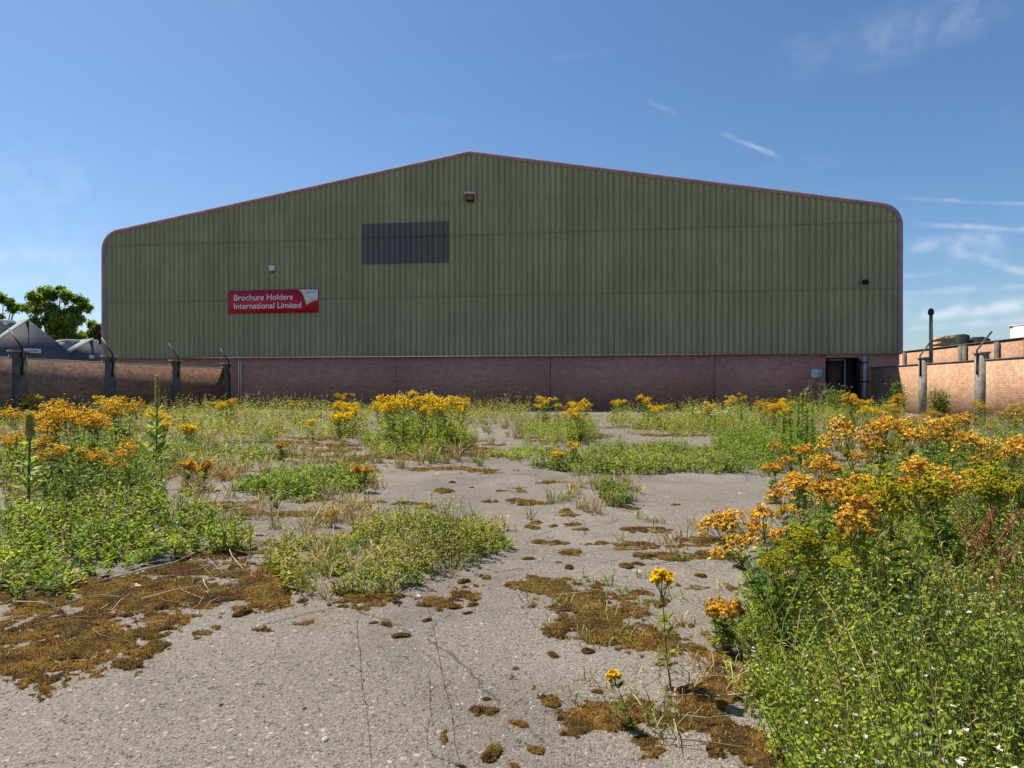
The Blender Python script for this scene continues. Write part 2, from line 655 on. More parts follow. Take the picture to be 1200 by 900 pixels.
def earth_mat():
    t = NT('rough_earth')
    p = t.pos()
    c = t.mix(t.ramp(t.noise(p, .5, 6, .65), .35, .65), (.10, .09, .045), (.17, .14, .09))
    t.bump(t.noise(p, 20, 4), .6, .02)
    return t.base(c, .95, .1)


M['earth'] = earth_mat()


def moss_mat():
    t = NT('dry_moss')
    p = t.pos()
    a = t.noise(p, 5.0, 6, .7)
    b = t.noise(p, 60.0, 4, .7)
    c = t.mix(t.ramp(a, .40, .60), (.070, .043, .022), (.25, .140, .036))
    c = t.mix(t.ramp(t.noise(p, 2.0, 4), .48, .66, 0, .7), c, (.15, .12, .036))
    c = t.mix(t.ramp(t.noise(p, 11.0, 5, .7), .52, .66, 0, .8), c, (.055, .036, .022))
    c = t.mix(t.ramp(b, .52, .72, 0, .6), c, (.04, .026, .014))
    t.bump(b, 1.0, .03)
    return t.base(c, .97, .03)


M['moss'] = moss_mat()

# ================================================================ ground
g = MB()
g.box(-3000, 3000, -3000, 3000, -.5, 0)
tag(g.build('ground', M['earth']), kind='structure')
g = MB()
g.raw([(-17.1, -6, .004), (11.8, -6, .004), (11.8, 31.5, .004), (-17.1, 31.5, .004)], [(0, 1, 2, 3)], (.2, .2, .2))
tag(g.build('asphalt_yard', M['asphalt']), kind='structure')

# ================================================================ warehouse
CX, HW, APEX, SL = (fx(121) + fx(1056)) / 2, (fx(1056) - fx(121)) / 2, 12.35, .172
PL = 2.52
ware = empty('warehouse', (CX, FACE, 0), label='large olive green corrugated warehouse on a brick base with a low pitched roof', cat='warehouse')
EX = HW - .95
EZ = APEX - SL * EX


def outline(grow=0.0):
    """right half of the gable edge from the plinth to the apex"""
    pts = [(HW + grow, PL)]
    ax, az = EX, EZ - .98
    for k in range(0, 10):
        t = k / 9 * R(80.3)
        pts.append((ax + (.95 + grow) * math.cos(t), az + (.98 + grow) * math.sin(t)))
    pts.append((0, APEX + grow))
    return pts


OUTL = outline()


def topz(x):
    x = abs(x)
    if x <= EX:
        return APEX - SL * x
    u = min((x - EX) / .95, 1.0)
    return EZ - .98 + .98 * math.sqrt(max(0, 1 - u * u))


# ribbed cladding of the gable, three tiers of sheets, each sheet of its own faded tone
clad = MB()
lap = MB()
pitch = .272
cols = []
x = -HW + .02
prof = [(0, 0), (.158, 0), (.176, .075), (.232, .075), (.254, 0)]
while x < HW - .02:
    for (dx, dy) in prof:
        xx = x + dx
        if xx < HW - .02:
            cols.append((xx, dy))
    x += pitch
tiers = [(PL + .01, 5.45, 0.0), (5.38, 8.40, .012), (8.33, None, .024)]
for ti, (z0, z1, off) in enumerate(tiers):
    Vv, Cc, Fc = [], [], []
    lapv, lapc = [], []
    for (xx, dy) in cols:
        sheet = int((xx + HW) / (pitch * 4))
        rr = random.Random(sheet * 7 + ti * 131)
        k = rr.uniform(.95, 1.05)
        base = np.array((.335, .325, .190)) * k * (1.0, .97, 1.0)[ti]
        tz = topz(xx) - .02
        a = min(z0, tz)
        b = tz if z1 is None else min(z1, tz)
        Vv += [(xx, dy - off, a), (xx, dy - off, b)]
        Cc += [base, base]
        if ti and a < b - .1:                      # strip at the sheet lap: its shadow line painted in darker, with grime
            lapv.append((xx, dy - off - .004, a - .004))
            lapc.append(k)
    for i in range(len(cols) - 1):
        if Vv[2 * i + 1][2] - Vv[2 * i][2] > .01 or Vv[2 * i + 3][2] - Vv[2 * i + 2][2] > .01:
            Fc.append((2 * i, 2 * i + 2, 2 * i + 3, 2 * i + 1))
    clad.raw(Vv, Fc, Cc)
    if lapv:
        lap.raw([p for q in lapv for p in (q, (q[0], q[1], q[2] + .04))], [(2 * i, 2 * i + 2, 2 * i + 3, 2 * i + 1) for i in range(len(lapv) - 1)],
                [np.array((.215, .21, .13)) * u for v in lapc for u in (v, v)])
fx_ = MB()
for (zz, off) in ((2.62, 0.0), (5.47, .012), (8.42, .024), (4.0, 0.0), (7.0, .012), (9.9, .024)):
    for i in range(0, len(cols) - 4, 5):
        xx = cols[i][0] + .08
        if zz < topz(xx) - .15:
            fx_.box(xx - .016, xx + .016, -off - .014, -off + .002, zz - .016, zz + .016, (.12, .10, .085))
fo_ = fx_.build('fixings', M['cladding'], ware)
fo_['kind'] = 'stuff'
lap.build('lap_shade_grime', M['cladding'], ware)
clad.build('cladding', M['cladding'], ware)
# unfaded dark grey panel, following the ribs
gp = MB()
x0, x1 = fx(424) - CX, fx(526) - CX
Vv, Fc = [], []
for (xx, dy) in cols:
    if x0 < xx < x1:
        for (za, zb, off) in ((7.05, 8.325, .012), (8.335, 9.06, .024)):
            Vv += [(xx, dy - off - .004, za), (xx, dy - off - .004, zb)]
n = len(Vv) // 4
for i in range(n - 1):
    for q in (0, 2):
        Fc.append((4 * i + q, 4 * i + 4 + q, 4 * i + 5 + q, 4 * i + 1 + q))
gp.raw(Vv, Fc, (.130, .129, .126))
gpo = gp.build('panel', M['cladding'], ware)
gpo['label'] = 'dark grey oblong panel of cladding left of the gable centre'

pl = MB()
d0, d1 = fx(968) - CX, fx(1008) - CX
DT = 2.34
joints = [fx(p) - CX for p in (281, 464, 645, 838)]
edges = [-HW + .05] + joints + [d0]
for i in range(len(edges) - 1):
    pl.box(edges[i] + (.012 if i else 0), edges[i + 1] - (.012 if i < len(edges) - 2 else 0), .06, .4, -.2, PL)
pl.box(d0, d1, .06, .4, DT, PL)
pl.box(d1, HW - .05, .06, .4, -.2, PL)
plo = pl.build('brick_plinth', M['facade_brick'], ware)
j = MB()
for q in joints:
    j.box(q - .011, q + .011, .085, .3, -.2, PL - .01)
j.build('joint', M['dark_inside'], plo)
fl = MB()
fl.box(-HW, d0 - .02, -.03, .055, PL - .05, PL + .005)
fl.box(d0 - .018, HW, -.03, .055, PL - .05, PL + .005)
fl.build('flashing', M['maroon_trim'], ware)
# roof and side walls behind the gable
DEP = 55
rf = MB()
half = OUTL
pts = half + [(-p[0], p[1]) for p in half[::-1][1:]]
V = [(p[0], .10, p[1]) for p in pts] + [(p[0], DEP, p[1]) for p in pts]
n = len(pts)
rf.raw(V, [(i, i + 1, i + 1 + n, i + n) for i in range(n - 1)], (.3, .3, .3))
rf.build('roof', M['shed_grey_light'], ware)
bk = MB()
bk.box(-HW + .05, -HW + .35, .41, DEP, -.2, PL - .01)
bk.box(HW - .35, HW - .05, .41, DEP, -.2, PL - .01)
bk.build('side_wall', M['facade_brick'], ware)
tr = MB()
o1, o0 = outline(.05), outline(-.125)
for sgn in (1, -1):
    a = [(sgn * p[0], p[1]) for p in o1]
    b = [(sgn * p[0], p[1]) for p in o0]
    b[-1] = (0, APEX - .125)
    for i in range(len(a) - 1):
        q = [a[i], a[i + 1], b[i + 1], b[i]]
        V = [(p[0], -.07, p[1]) for p in q] + [(p[0], .16, p[1]) for p in q]
        tr.raw(V, [(0, 1, 2, 3), (7, 6, 5, 4), (0, 4, 5, 1), (3, 2, 6, 7)], (.3, .2, .2))
tr.build('roof_trim', M['mauve_trim'], ware)
# doorway
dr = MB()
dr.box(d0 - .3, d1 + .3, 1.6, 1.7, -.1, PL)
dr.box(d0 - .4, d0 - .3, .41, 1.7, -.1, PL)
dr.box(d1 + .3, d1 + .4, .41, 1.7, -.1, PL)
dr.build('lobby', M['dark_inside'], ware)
door = MB()
door.box(d0 + .22, d0 + .86, .50, .55, .02, DT - .06)
for (za, zb) in ((.15, .95), (1.1, 2.1)):
    for (xa, xb) in ((d0 + .29, d0 + .31), (d0 + .77, d0 + .79)):
        door.box(xa, xb, .49, .50, za, zb)
    door.box(d0 + .29, d0 + .79, .485, .49, zb, zb + .02)
dd = door.build('door', M['door_brown'], ware)
h = MB()
h.box(d0 + .78, d0 + .82, .44, .50, 1.0, 1.14)
h.box(d0 + .70, d0 + .82, .42, .44, 1.06, 1.08)
h.build('handle', M['pipe_grey'], dd)
fr = MB()
fr.box(d0 + .93, d0 + .99, .45, .52, .0, DT - .04)
fr.box(d0 + .02, d0 + .08, .45, .52, .0, DT - .04)
fr.box(d0 + .08, d0 + .93, .45, .52, DT - .10, DT - .04)
fr.build('door_frame', M['pipe_grey'], ware)
dl = MB()
dl.box(d1 - .06, d1 - .02, -.10, .40, .02, DT - .08)
dl.box(d0 + 1.02, d1 - .07, .47, .51, .02, DT - .08)
lf = dl.build('door', M['dark_inside'], ware)
lf['label'] = 'black open door leaf'
h = MB()
h.box(d0 + 1.18, d0 + 1.30, .42, .47, 1.0, 1.05)
h.build('handle', M['white_paint'], lf)

# things on the gable
dp = empty('downpipe', (fx(1013), FACE - .04, 0), label='thick pale grey downpipe beside the doorway', cat='pipe')
m = MB()
m.tube([(0, 0, .05), (0, 0, PL - .10)], .085, sides=12)
m.build('pipe', M['pipe_grey'], dp, smooth=True)
m = MB()
for z in (.5, 1.25, 2.1):
    m.box(-.12, .12, -.10, .10, z, z + .05)
m.build('bracket', M['black_steel'], dp)
dp = empty('downpipe', (fx(281), FACE - .0, 0), label='two thin pale pipes running down the brick base behind the dark wall end', cat='pipe')
for s in (-.06, .06):
    m = MB()
    m.tube([(s, 0, .05), (s, 0, PL - .22), (s, .05, PL - .12)], .018, sides=8)
    m.build('pipe', M['white_paint'], dp, smooth=True)

fl = empty('floodlight', (fx(552), FACE - .03, fz(552, 233)), label='rusty square floodlight high under the gable peak', cat='light')
m = MB()
m.box(-.2, .2, -.42, -.10, -.16, .12)
m.build('housing', M['lamp_rust'], fl)
m = MB()
m.box(-.25, .25, -.47, -.04, .12, .2)
m.build('hood', M['cream'], fl)
m = MB()
m.box(-.16, .16, -.38, -.14, -.20, -.16)
m.build('lens', M['dark_inside'], fl)
m = MB()
m.box(-.05, .05, -.10, .0, -.08, .08)
m.build('bracket', M['black_steel'], fl)

al = empty('alarm_box', (fx(320), FACE - .03, fz(320, 315)), label='small white alarm box above the red signboard', cat='alarm')
m = MB()
m.prism([(-.15, .13), (.15, .13), (.13, -.05), (.05, -.14), (-.05, -.14), (-.13, -.05)], -.17, .0)
m.build('housing', M['white_paint'], al)
m = MB()
m.prism([(-.06, -.145), (.06, -.145), (.03, -.22), (-.03, -.22)], -.13, -.03)
m.build('lamp_lens', M['dark_inside'], al)

wl = empty('wall_lamp', (fx(1012), FACE - .03, fz(1012, 331)), label='small dark round lamp high on the right of the gable', cat='light')
m = MB()
m.tube([(0, 0, 0), (0, -.12, 0), (0, -.16, -.03)], [.05, .05, .07], sides=10)
m.build('bracket', M['black_steel'], wl)
m = MB()
m.tube([(0, -.18, .10), (0, -.18, .07), (0, -.18, -.02), (0, -.18, -.12)], [.03, .12, .15, .11], sides=14)
m.build('lamp_shade', M['dark_inside'], wl)


def text(name, body, size, loc, mat, parent, ext=.004, sx=1.0, align='LEFT'):
    cu = bpy.data.curves.new(name, 'FONT')
    cu.body = body
    cu.size = size
    cu.extrude = ext
    cu.offset = .004 if size > .3 else 0
    cu.align_x = align
    cu.materials.append(mat)
    tmp = bpy.data.objects.new(name, cu)
    COL.objects.link(tmp)
    bpy.context.view_layer.update()
    me = bpy.data.meshes.new_from_object(tmp.evaluated_get(bpy.context.evaluated_depsgraph_get()))
    bpy.data.objects.remove(tmp)
    bpy.data.curves.remove(cu)
    o = bpy.data.objects.new(name, me)
    COL.objects.link(o)
    o.parent = parent
    o.location = loc
    o.rotation_euler = (R(90), 0, 0)
    o.scale = (sx, 1, 1)
    return o


sx0, sx1, sz0, sz1 = fx(269), fx(374), 4.74, 5.89
SW, SH = sx1 - sx0, sz1 - sz0
sg = empty('signboard', (sx0, FACE - .09, sz0), label='red company signboard with white lettering on the green cladding', cat='sign')
m = MB()
m.box(0, SW, 0, .05, 0, SH)
m.build('board', M['red_board'], sg)
text('lettering', 'Brochure Holders', .41, (.27, -.006, .655), M['letter_white'], sg, sx=1.05)
text('lettering', 'International Limited', .41, (.27, -.006, .235), M['letter_white'], sg, sx=1.05)
m = MB()
cv = []
for k in range(9):                                       # curled white corner
    t = k / 8
    cv.append((SW * (.775 + .095 * t ** .8), SH * (.985 - .66 * t ** 1.6)))
for k in range(7):
    t = k / 6
    cv.append((SW * (.87 + .125 * t), SH * (.325 + .20 * math.sin(t * 1.45))))
cv.append((SW * .995, SH * .985))
m.prism(cv, -.012, -.001)
m.build('emblem', M['white_paint'], sg)
text('lettering', 'taymar', .17, (SW * .865, -.016, SH * .83), M['letter_grey'], sg, ext=.002)
m = MB()
m.prism([(SW * .868, SH * .70), (SW * .955, SH * .50), (SW * .957, SH * .515), (SW * .869, SH * .715)], -.016, -.0125)
m.build('fold_line', M['shed_grey_light'], sg)

ds = empty('door_sign', (fx(957), FACE + .02, fz(957, 438)), label='small pale blue notice on the bricks left of the doorway', cat='sign')
m = MB()
m.box(-.25, .25, 0, .03, -.20, .20)
m.build('board', M['sign_blue'], ds)
m = MB()
for (z, a, b) in ((.12, -.20, .2), (.02, -.20, .05), (-.06, -.2, .18), (-.13, -.2, .1)):
    m.box(a, b, -.004, -.001, z - .022, z + .022)
m.build('lettering', M['white_paint'], ds)


# ================================================================ yard walls
def yard_wall(name, label, X, ys, y_near, y_end, H, HP, sgn, brick, cap, pillar_mat, cop):
    """wall along y; its yard face at X; sgn = direction of the yard"""
    w = empty(name, (X, y_near, 0), R(90), label=label, cat='wall')   # local x = world y, local y = -world x
    # local y of yard side is -sgn
    s = -sgn
    m = MB()
    t = .11
    a, b = sorted((0, -s * t))
    m.box(0, y_end - y_near, a, b, -.2, H)
    m.build('wall_panel', brick, w)
    m = MB()
    a, b = sorted((s * .02, -s * (t + .02)))
    q = [0.0]
    for y in ys:
        q += [y - y_near - .235, y - y_near + .235]
    q.append(y_end - y_near)
    for i in range(0, len(q) - 1, 2):
        if q[i + 1] - q[i] > .05:
            m.box(q[i], q[i + 1], a, b, H + .002, H + .045)
    m.build('coping', cop, w)
    for y in ys:
        l = y - y_near
        m = MB()
        a, b = sorted((s * .08, -s * (t + .02)))
        m.box(l - .225, l + .225, a, b, -.2, HP - .06)
        p = m.build('pillar', pillar_mat, w)
        m = MB()
        a, b = sorted((s * .11, -s * (t + .05)))
        m.box(l - .26, l + .26, a, b, HP - .058, HP)
        m.build('cap', cap, p)
        m = MB()
        yy = s * .115
        dx = random.uniform(-.03, .03)
        for e in (-.02, .02):
            m.tube([(l + e, yy, HP - .72), (l + e, yy, HP + .06), (l + e + dx, yy - s * .42, HP + .66 + random.uniform(-.03, .03))], .021, sides=4)
        m.build('arm', M['black_steel'], p)
    return w


LW = -17.1
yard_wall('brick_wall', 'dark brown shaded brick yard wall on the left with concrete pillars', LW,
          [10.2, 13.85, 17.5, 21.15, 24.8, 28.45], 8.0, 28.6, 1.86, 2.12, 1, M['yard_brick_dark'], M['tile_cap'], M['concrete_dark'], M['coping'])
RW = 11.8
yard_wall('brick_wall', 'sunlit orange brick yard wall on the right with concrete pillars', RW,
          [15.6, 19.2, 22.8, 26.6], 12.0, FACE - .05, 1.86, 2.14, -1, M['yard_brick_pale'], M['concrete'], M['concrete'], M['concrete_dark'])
# taller wall beyond
BX = 20.0
bw = empty('brick_wall', (BX, 16, 0), R(90), label='taller brown brick wall behind the right hand yard wall', cat='wall')
m = MB()
m.box(0, 70, -.22, 0, -.2, 3.36)
m.build('wall_panel', M['yard_brick_pale'], bw)
m = MB()
m.box(0, 70, -.25, .05, 3.363, 3.43)
m.build('coping', M['concrete_dark'], bw)
for px_ in (1061, 1127, 1132, 1170, 1205):
    y = BX / math.tan(math.atan((px_ - 600) / F) - TH) - 16
    m = MB()
    m.box(y - .16, y + .16, .002, .12, -.2, 3.34)
    m.build('pillar', M['concrete_dark'], bw)

# pole beyond the right wall
x, y, z = at(1091, 366, 27.7)
po = empty('pole', (x, y, 0), label='dark timber pole with a rounded head behind the sunlit brick wall', cat='pole')
m = MB()
m.tube([(0, 0, 0), (0, 0, z)], [.085, .065], sides=10)
m.build('post', M['post_wood'], po, smooth=True)
m = MB()
m.tube([(0, 0, z - .12), (0, 0, z - .06), (0, 0, z + .08), (0, 0, z + .16)], [.07, .115, .11, .05], sides=12)
m.build('head', M['black_steel'], po)

# stacked material beyond the taller wall
x, y, z = at(1097, 394, 47)
cr = empty('timber_stack', (x, y, 0), TH, label='orange brown timber stack under a black cover seen over the wall', cat='timber stack')
m = MB()
nl = 14
lz = (z - .1) / nl
for k in range(nl):
    for r in range(3):
        m.box(-.1 + r * .36, .24 + r * .36, -.6, .6, .05 + k * lz, .05 + (k + .9) * lz)
m.build('planks', M['timber'], cr)
m = MB()
m.prism([(1.0, 0), (1.95, 0), (1.95, z + .02), (1.6, z + .12), (.95, z + .05)], -.62, .62)
m.build('cover', M['tarp'], cr)
x, y, z = at(1133, 396, 47)
cr = empty('covered_stack', (x, y, 0), TH, label='low black covered stack right of the timber stack, behind the taller wall', cat='stack')
m = MB()
m.prism([(0, 0), (1.25, 0), (1.25, z - .12), (.7, z + .05), (.05, z + .02), (-.05, z - .2)], -.6, .6)
m.build('cover', M['tarp'], cr)
m = MB()
for x_ in (.2, .6, 1.0):
    m.box(x_ - .03, x_ + .03, -.63, -.60, .0, z - .15)
m.build('strap', M['shed_grey_light'], cr)
x, y, z = at(1184, 381, 70)
wb = empty('white_building', (x, y, 0), TH - R(38), label='white flat roofed building far off at the right edge', cat='building')
m = MB()
m.box(0, 9, 0, 3, -.1, z - .2)
m.build('wall', M['white_paint'], wb)
m = MB()
m.box(-.1, 9.1, -.1, 3.1, z - .197, z)
m.build('roof', M['white_roof'], wb)
m = MB()
m.box(1.2, 2.0, -.03, .0, z - 1.2, z - .7)
m.build('window', M['shed_grey'], wb)

# ================================================================ sheds on the left
def shed(px_peak, py_peak, zc, wl_, wr, drop, label, mon):
    X, Y, Z = at(px_peak, py_peak, zc)
    s = empty('factory_shed', (X, Y, 0), TH + R(50), label=label, cat='shed')
    m = MB()
    pr = [(-wl_, 0), (wr, 0), (wr, Z - drop * wr), (0, Z), (-wl_, Z - drop * wl_)]
    m.prism(pr, 0, .3)
    m.build('gable_wall', M['shed_grey'], s)
    m = MB()
    for (a, b) in (((-wl_ - .15, Z - drop * (wl_ + .15)), (0, Z)), ((0, Z), (wr, Z - drop * wr))):
        V = [(a[0], -.15, a[1] + .03), (b[0], -.15, b[1] + .03), (b[0], 30, b[1] + .03), (a[0], 30, a[1] + .03),
             (a[0], -.15, a[1] + .18), (b[0], -.15, b[1] + .18), (b[0], 30, b[1] + .18), (a[0], 30, a[1] + .18)]
        if b[0] > 0:
            V = [(v[0], max(v[1], .31), v[2] - .1) for v in V]
        m.raw(V, [(0, 1, 2, 3), (7, 6, 5, 4), (0, 4, 5, 1), (3, 2, 6, 7), (0, 3, 7, 4), (1, 5, 6, 2)], (.7, .7, .7))
    r = m.build('roof', M['white_roof'], s)
    x0, x1, y0 = mon
    m = MB()
    m.box(x0, x1, y0, y0 + 9, Z + drop * x0 - .3, Z - .18)
    k = m.build('monitor', M['shed_grey_light'], r)
    m = MB()
    m.prism([(x0 - .12, Z - .178), (x1 + .12, Z - .178), (x1 - .1, Z + .10), (x0 + .1, Z + .10)], y0 - .15, y0 + 9.15)
    m.build('monitor_roof', M['white_roof'], r)
    return s


shed(34, 375, 70, 4.6, 3.78, .86, 'tall grey gabled shed with a pale roof at the left edge', (-2.2, -.5, 3.0))
shed(109, 398, 74.6, 2.15, 4.5, .69, 'lower grey gabled shed with a white roof edge beside the warehouse', (-1.8, -.4, 3.0))

for (px, py, w, h, mats, lab, bar) in [
        (38, 411, 17, 5, ('white_paint', 'white_paint'), 'white sign with dark lettering on the tall grey shed', True),
        (110, 418, 10, 4, ('white_paint', 'deep_blue'), 'white and blue sign on the lower grey shed', False)]:
    zc = 69.6 if bar else 74.0
    X, Y, Z = at(px, py, zc)
    k = zc / F
    s = empty('shed_sign', (X, Y, Z), TH + R(50), label=lab, cat='sign')
    m = MB()
    m.box(-w * k / 2, 0 if not bar else w * k / 2, 0, .06, -h * k / 2, h * k / 2)
    m.build('board', M[mats[0]], s)
    if not bar:
        m = MB()
        m.box(0.002, w * k / 2, 0, .06, -h * k / 2, h * k / 2)
        m.build('board', M[mats[1]], s)
    m = MB()
    if bar:
        m.prism([(-w * k * .46, -.12), (-w * k * .38, .13), (-w * k * .30, -.12)], -.02, -.002)
        for q in range(9):
            m.box(-w * k * .24 + q * .10, -w * k * .24 + q * .10 + .07, -.01, -.002, -.09, .07)
        m.build('lettering', M['deep_blue'], s)
    else:
        for q in range(4):
            m.box(-w * k * .45 + q * .10, -w * k * .45 + q * .10 + .06, -.01, -.002, -.06, .06)
        m.build('lettering', M['deep_blue'], s)


# ================================================================ trees
def tree(X, Y, H, trunk_r, clumps, nleaf, leaf, cols, label, group='trees behind the sheds'):
    t = empty('tree', (X, Y, 0), label=label, cat='tree', group=group)
    m = MB()
    top = Vector((0, 0, H * .55))
    m.tube([(0, 0, -.2), (.1, .1, H * .25), (.0, .2, H * .45), tuple(top)], [trunk_r, trunk_r * .8, trunk_r * .6, trunk_r * .45], (.08, .06, .045), 8)
    m.build('trunk', M['bark'], t)
    m = MB()
    for (cx, cy, cz, r) in clumps:
        q = Vector((cx, cy, cz))
        st = Vector((cx * .15, cy * .15, min(cz - r * .3, H * .5) * .8))
        md = (st + q) / 2 + Vector((0, 0, r * .1))
        m.tube([st, md, q], [trunk_r * .35, trunk_r * .22, .04], (.08, .06, .045), 5)
    m.build('limb', M['bark'], t)
    m = MB()
    tot = sum(c[3] ** 2 for c in clumps)
    for (cx, cy, cz, r) in clumps:
        nsub = max(5, int(r * 9))
        dirs = rng.normal(0, 1, (nsub, 3))
        dirs /= np.linalg.norm(dirs, axis=1, keepdims=True)
        cen = np.array([cx, cy, cz]) + dirs * r * rng.uniform(.25, 1.0, (nsub, 1)) * np.array([1, 1, .75])
        tone = rng.uniform(.7, 1.25, nsub)
        k = int(nleaf * r * r / tot)
        idx = rng.integers(0, nsub, k)
        P = cen[idx] + rng.normal(0, 1, (k, 3)) * r * .17
        D = rng.normal(0, 1, (k, 3)) + np.array([0, 0, -.2])
        base = np.array(cols[0]) * (1 - rng.random((k, 1))) + np.array(cols[1]) * rng.random((k, 1))
        m.leaves(P, D, leaf * rng.uniform(.7, 1.4, k), leaf * .62, base * tone[idx][:, None], tilt=1.0)
    m.build('crown', M['leaf'], t)
    return t


def tree_px(clumps_px, zc, nleaf, leaf, cols, label, tr_r=.45):
    X0, Y0, _ = at(clumps_px[0][0], 400, zc)
    cl, H = [], 0
    for (px, py, r) in clumps_px:
        X, Y, Z = at(px, py, zc)
        rr = r * zc / F
        cl.append((X - X0 + random.uniform(-.3, .3) * rr, Y - Y0 + random.uniform(-1.2, 1.2) * rr, Z, rr))
        H = max(H, Z + rr)
    tree(X0, Y0, H, tr_r, cl, nleaf, leaf, cols, label)


G1, G2 = (.105, .185, .04), (.22, .31, .065)
tree_px([(66, 362, 13), (50, 349, 10), (66, 345, 11), (79, 346, 10), (93, 353, 9), (102, 361, 8), (38, 360, 10), (28, 361, 7), (54, 372, 14), (76, 372, 14), (92, 376, 11), (46, 341, 5), (72, 338, 5), (60, 386, 12), (78, 388, 12), (44, 380, 9), (84, 362, 9), (70, 400, 12), (52, 398, 10), (90, 396, 10)],
        108, 26000, .42, (G1, G2), 'large airy green tree rising behind the grey sheds')
tree_px([(2, 352, 9), (9, 358, 8), (-8, 346, 12), (13, 353, 5), (0, 372, 7), (-14, 360, 12), (15, 362, 4), (-12, 376, 10)], 100, 6000, .42, (G1, G2), 'green tree cut off by the left edge of the picture')
tree_px([(104, 388, 9), (115, 392, 9), (96, 393, 9), (126, 390, 9), (110, 381, 7), (86, 396, 8), (119, 384, 6), (104, 402, 9), (120, 404, 9), (74, 402, 8)], 120, 8000, .45, ((.09, .14, .022), (.19, .25, .045)), 'low yellow green tree between the lower shed and the warehouse')

# ================================================================ plants
GREENS = np.array([(.050, .105, .020), (.075, .145, .024), (.105, .175, .030), (.135, .190, .045), (.055, .115, .032), (.165, .185, .060)])
DRY = np.array([(.42, .33, .17), (.33, .25, .12), (.50, .41, .23), (.26, .18, .09), (.36, .30, .12)])
YEL = np.array([(.82, .62, .03), (.78, .54, .03), (.86, .68, .06), (.64, .40, .03), (.80, .62, .05)])
LIM = np.array([(.42, .40, .035), (.34, .36, .03), (.52, .42, .04), (.30, .33, .04)])
ORA = np.array([(.66, .36, .035), (.58, .27, .035), (.72, .44, .045), (.46, .22, .045), (.78, .52, .07), (.56, .35, .10), (.80, .56, .13)])
ORA = ORA * np.array([1.0, 1.10, 1.35])
GOL = np.array([(.74, .46, .03), (.66, .36, .03), (.80, .55, .045), (.52, .27, .04), (.60, .40, .08)]) * np.array([.95, .98, 1.3])


def pick(tab, n, jit=.12):
    c = tab[rng.integers(0, len(tab), n)]
    return np.clip(c * rng.normal(1, jit, (n, 1)), .005, .95)


GREENS = GREENS * np.array([1.80, 1.62, 1.30])
DRY = DRY * 1.1


def sprigs(mb, X, Y, H, k, L, W, cols, lean=.25, stem_c=(.10, .13, .03), top_c=None, el=(5, 55), sb=None, z0=0.0, hue=None, tilt=None):
    """k leaves up each of n little stems"""
    n = len(X)
    if n == 0:
        return
    B = np.stack([X, Y, np.full(n, z0)], 1)
    az = rng.uniform(0, 6.283, n)
    ln = rng.uniform(0, lean, n)
    T = B + np.stack([np.cos(az) * ln * H, np.sin(az) * ln * H, H], 1)
    (sb or mb).sticks(B, T, .0022, .0012, np.array(stem_c))
    base = pick(cols, n, .10)
    if hue is not None:                       # drifts of yellower, greener and withered plants
        a_ = np.clip((fbm(hue[0] * 2.2, hue[1] * 2.2, 333, 3) - .35) / .3, 0, 1)[:, None]
        base = base * (1 - a_) + base * np.array([1.25, 1.12, .9]) * a_
        wi = rng.random(n) < .10
        base[wi] = pick(DRY, int(wi.sum()), .15) * .8
    for j in range(k):
        t = np.clip((j + rng.uniform(.2, 1, n)) / k, .05, 1)[:, None]
        P = B + (T - B) * t
        a = j * 2.4 + rng.uniform(-.6, .6, n) + az
        e = np.radians(rng.uniform(el[0], el[1], n))
        D = np.stack([np.cos(a) * np.cos(e), np.sin(a) * np.cos(e), np.sin(e)], 1)
        C = base * rng.normal(1, .15, (n, 1))
        if top_c is not None:
            C = C * (1 - t * .5) + np.array(top_c) * t * .5
        mb.leaves(P, D, L * rng.uniform(.6, 1.25, n), W * rng.uniform(.7, 1.2, n), np.clip(C, .004, .9), tilt=tilt)


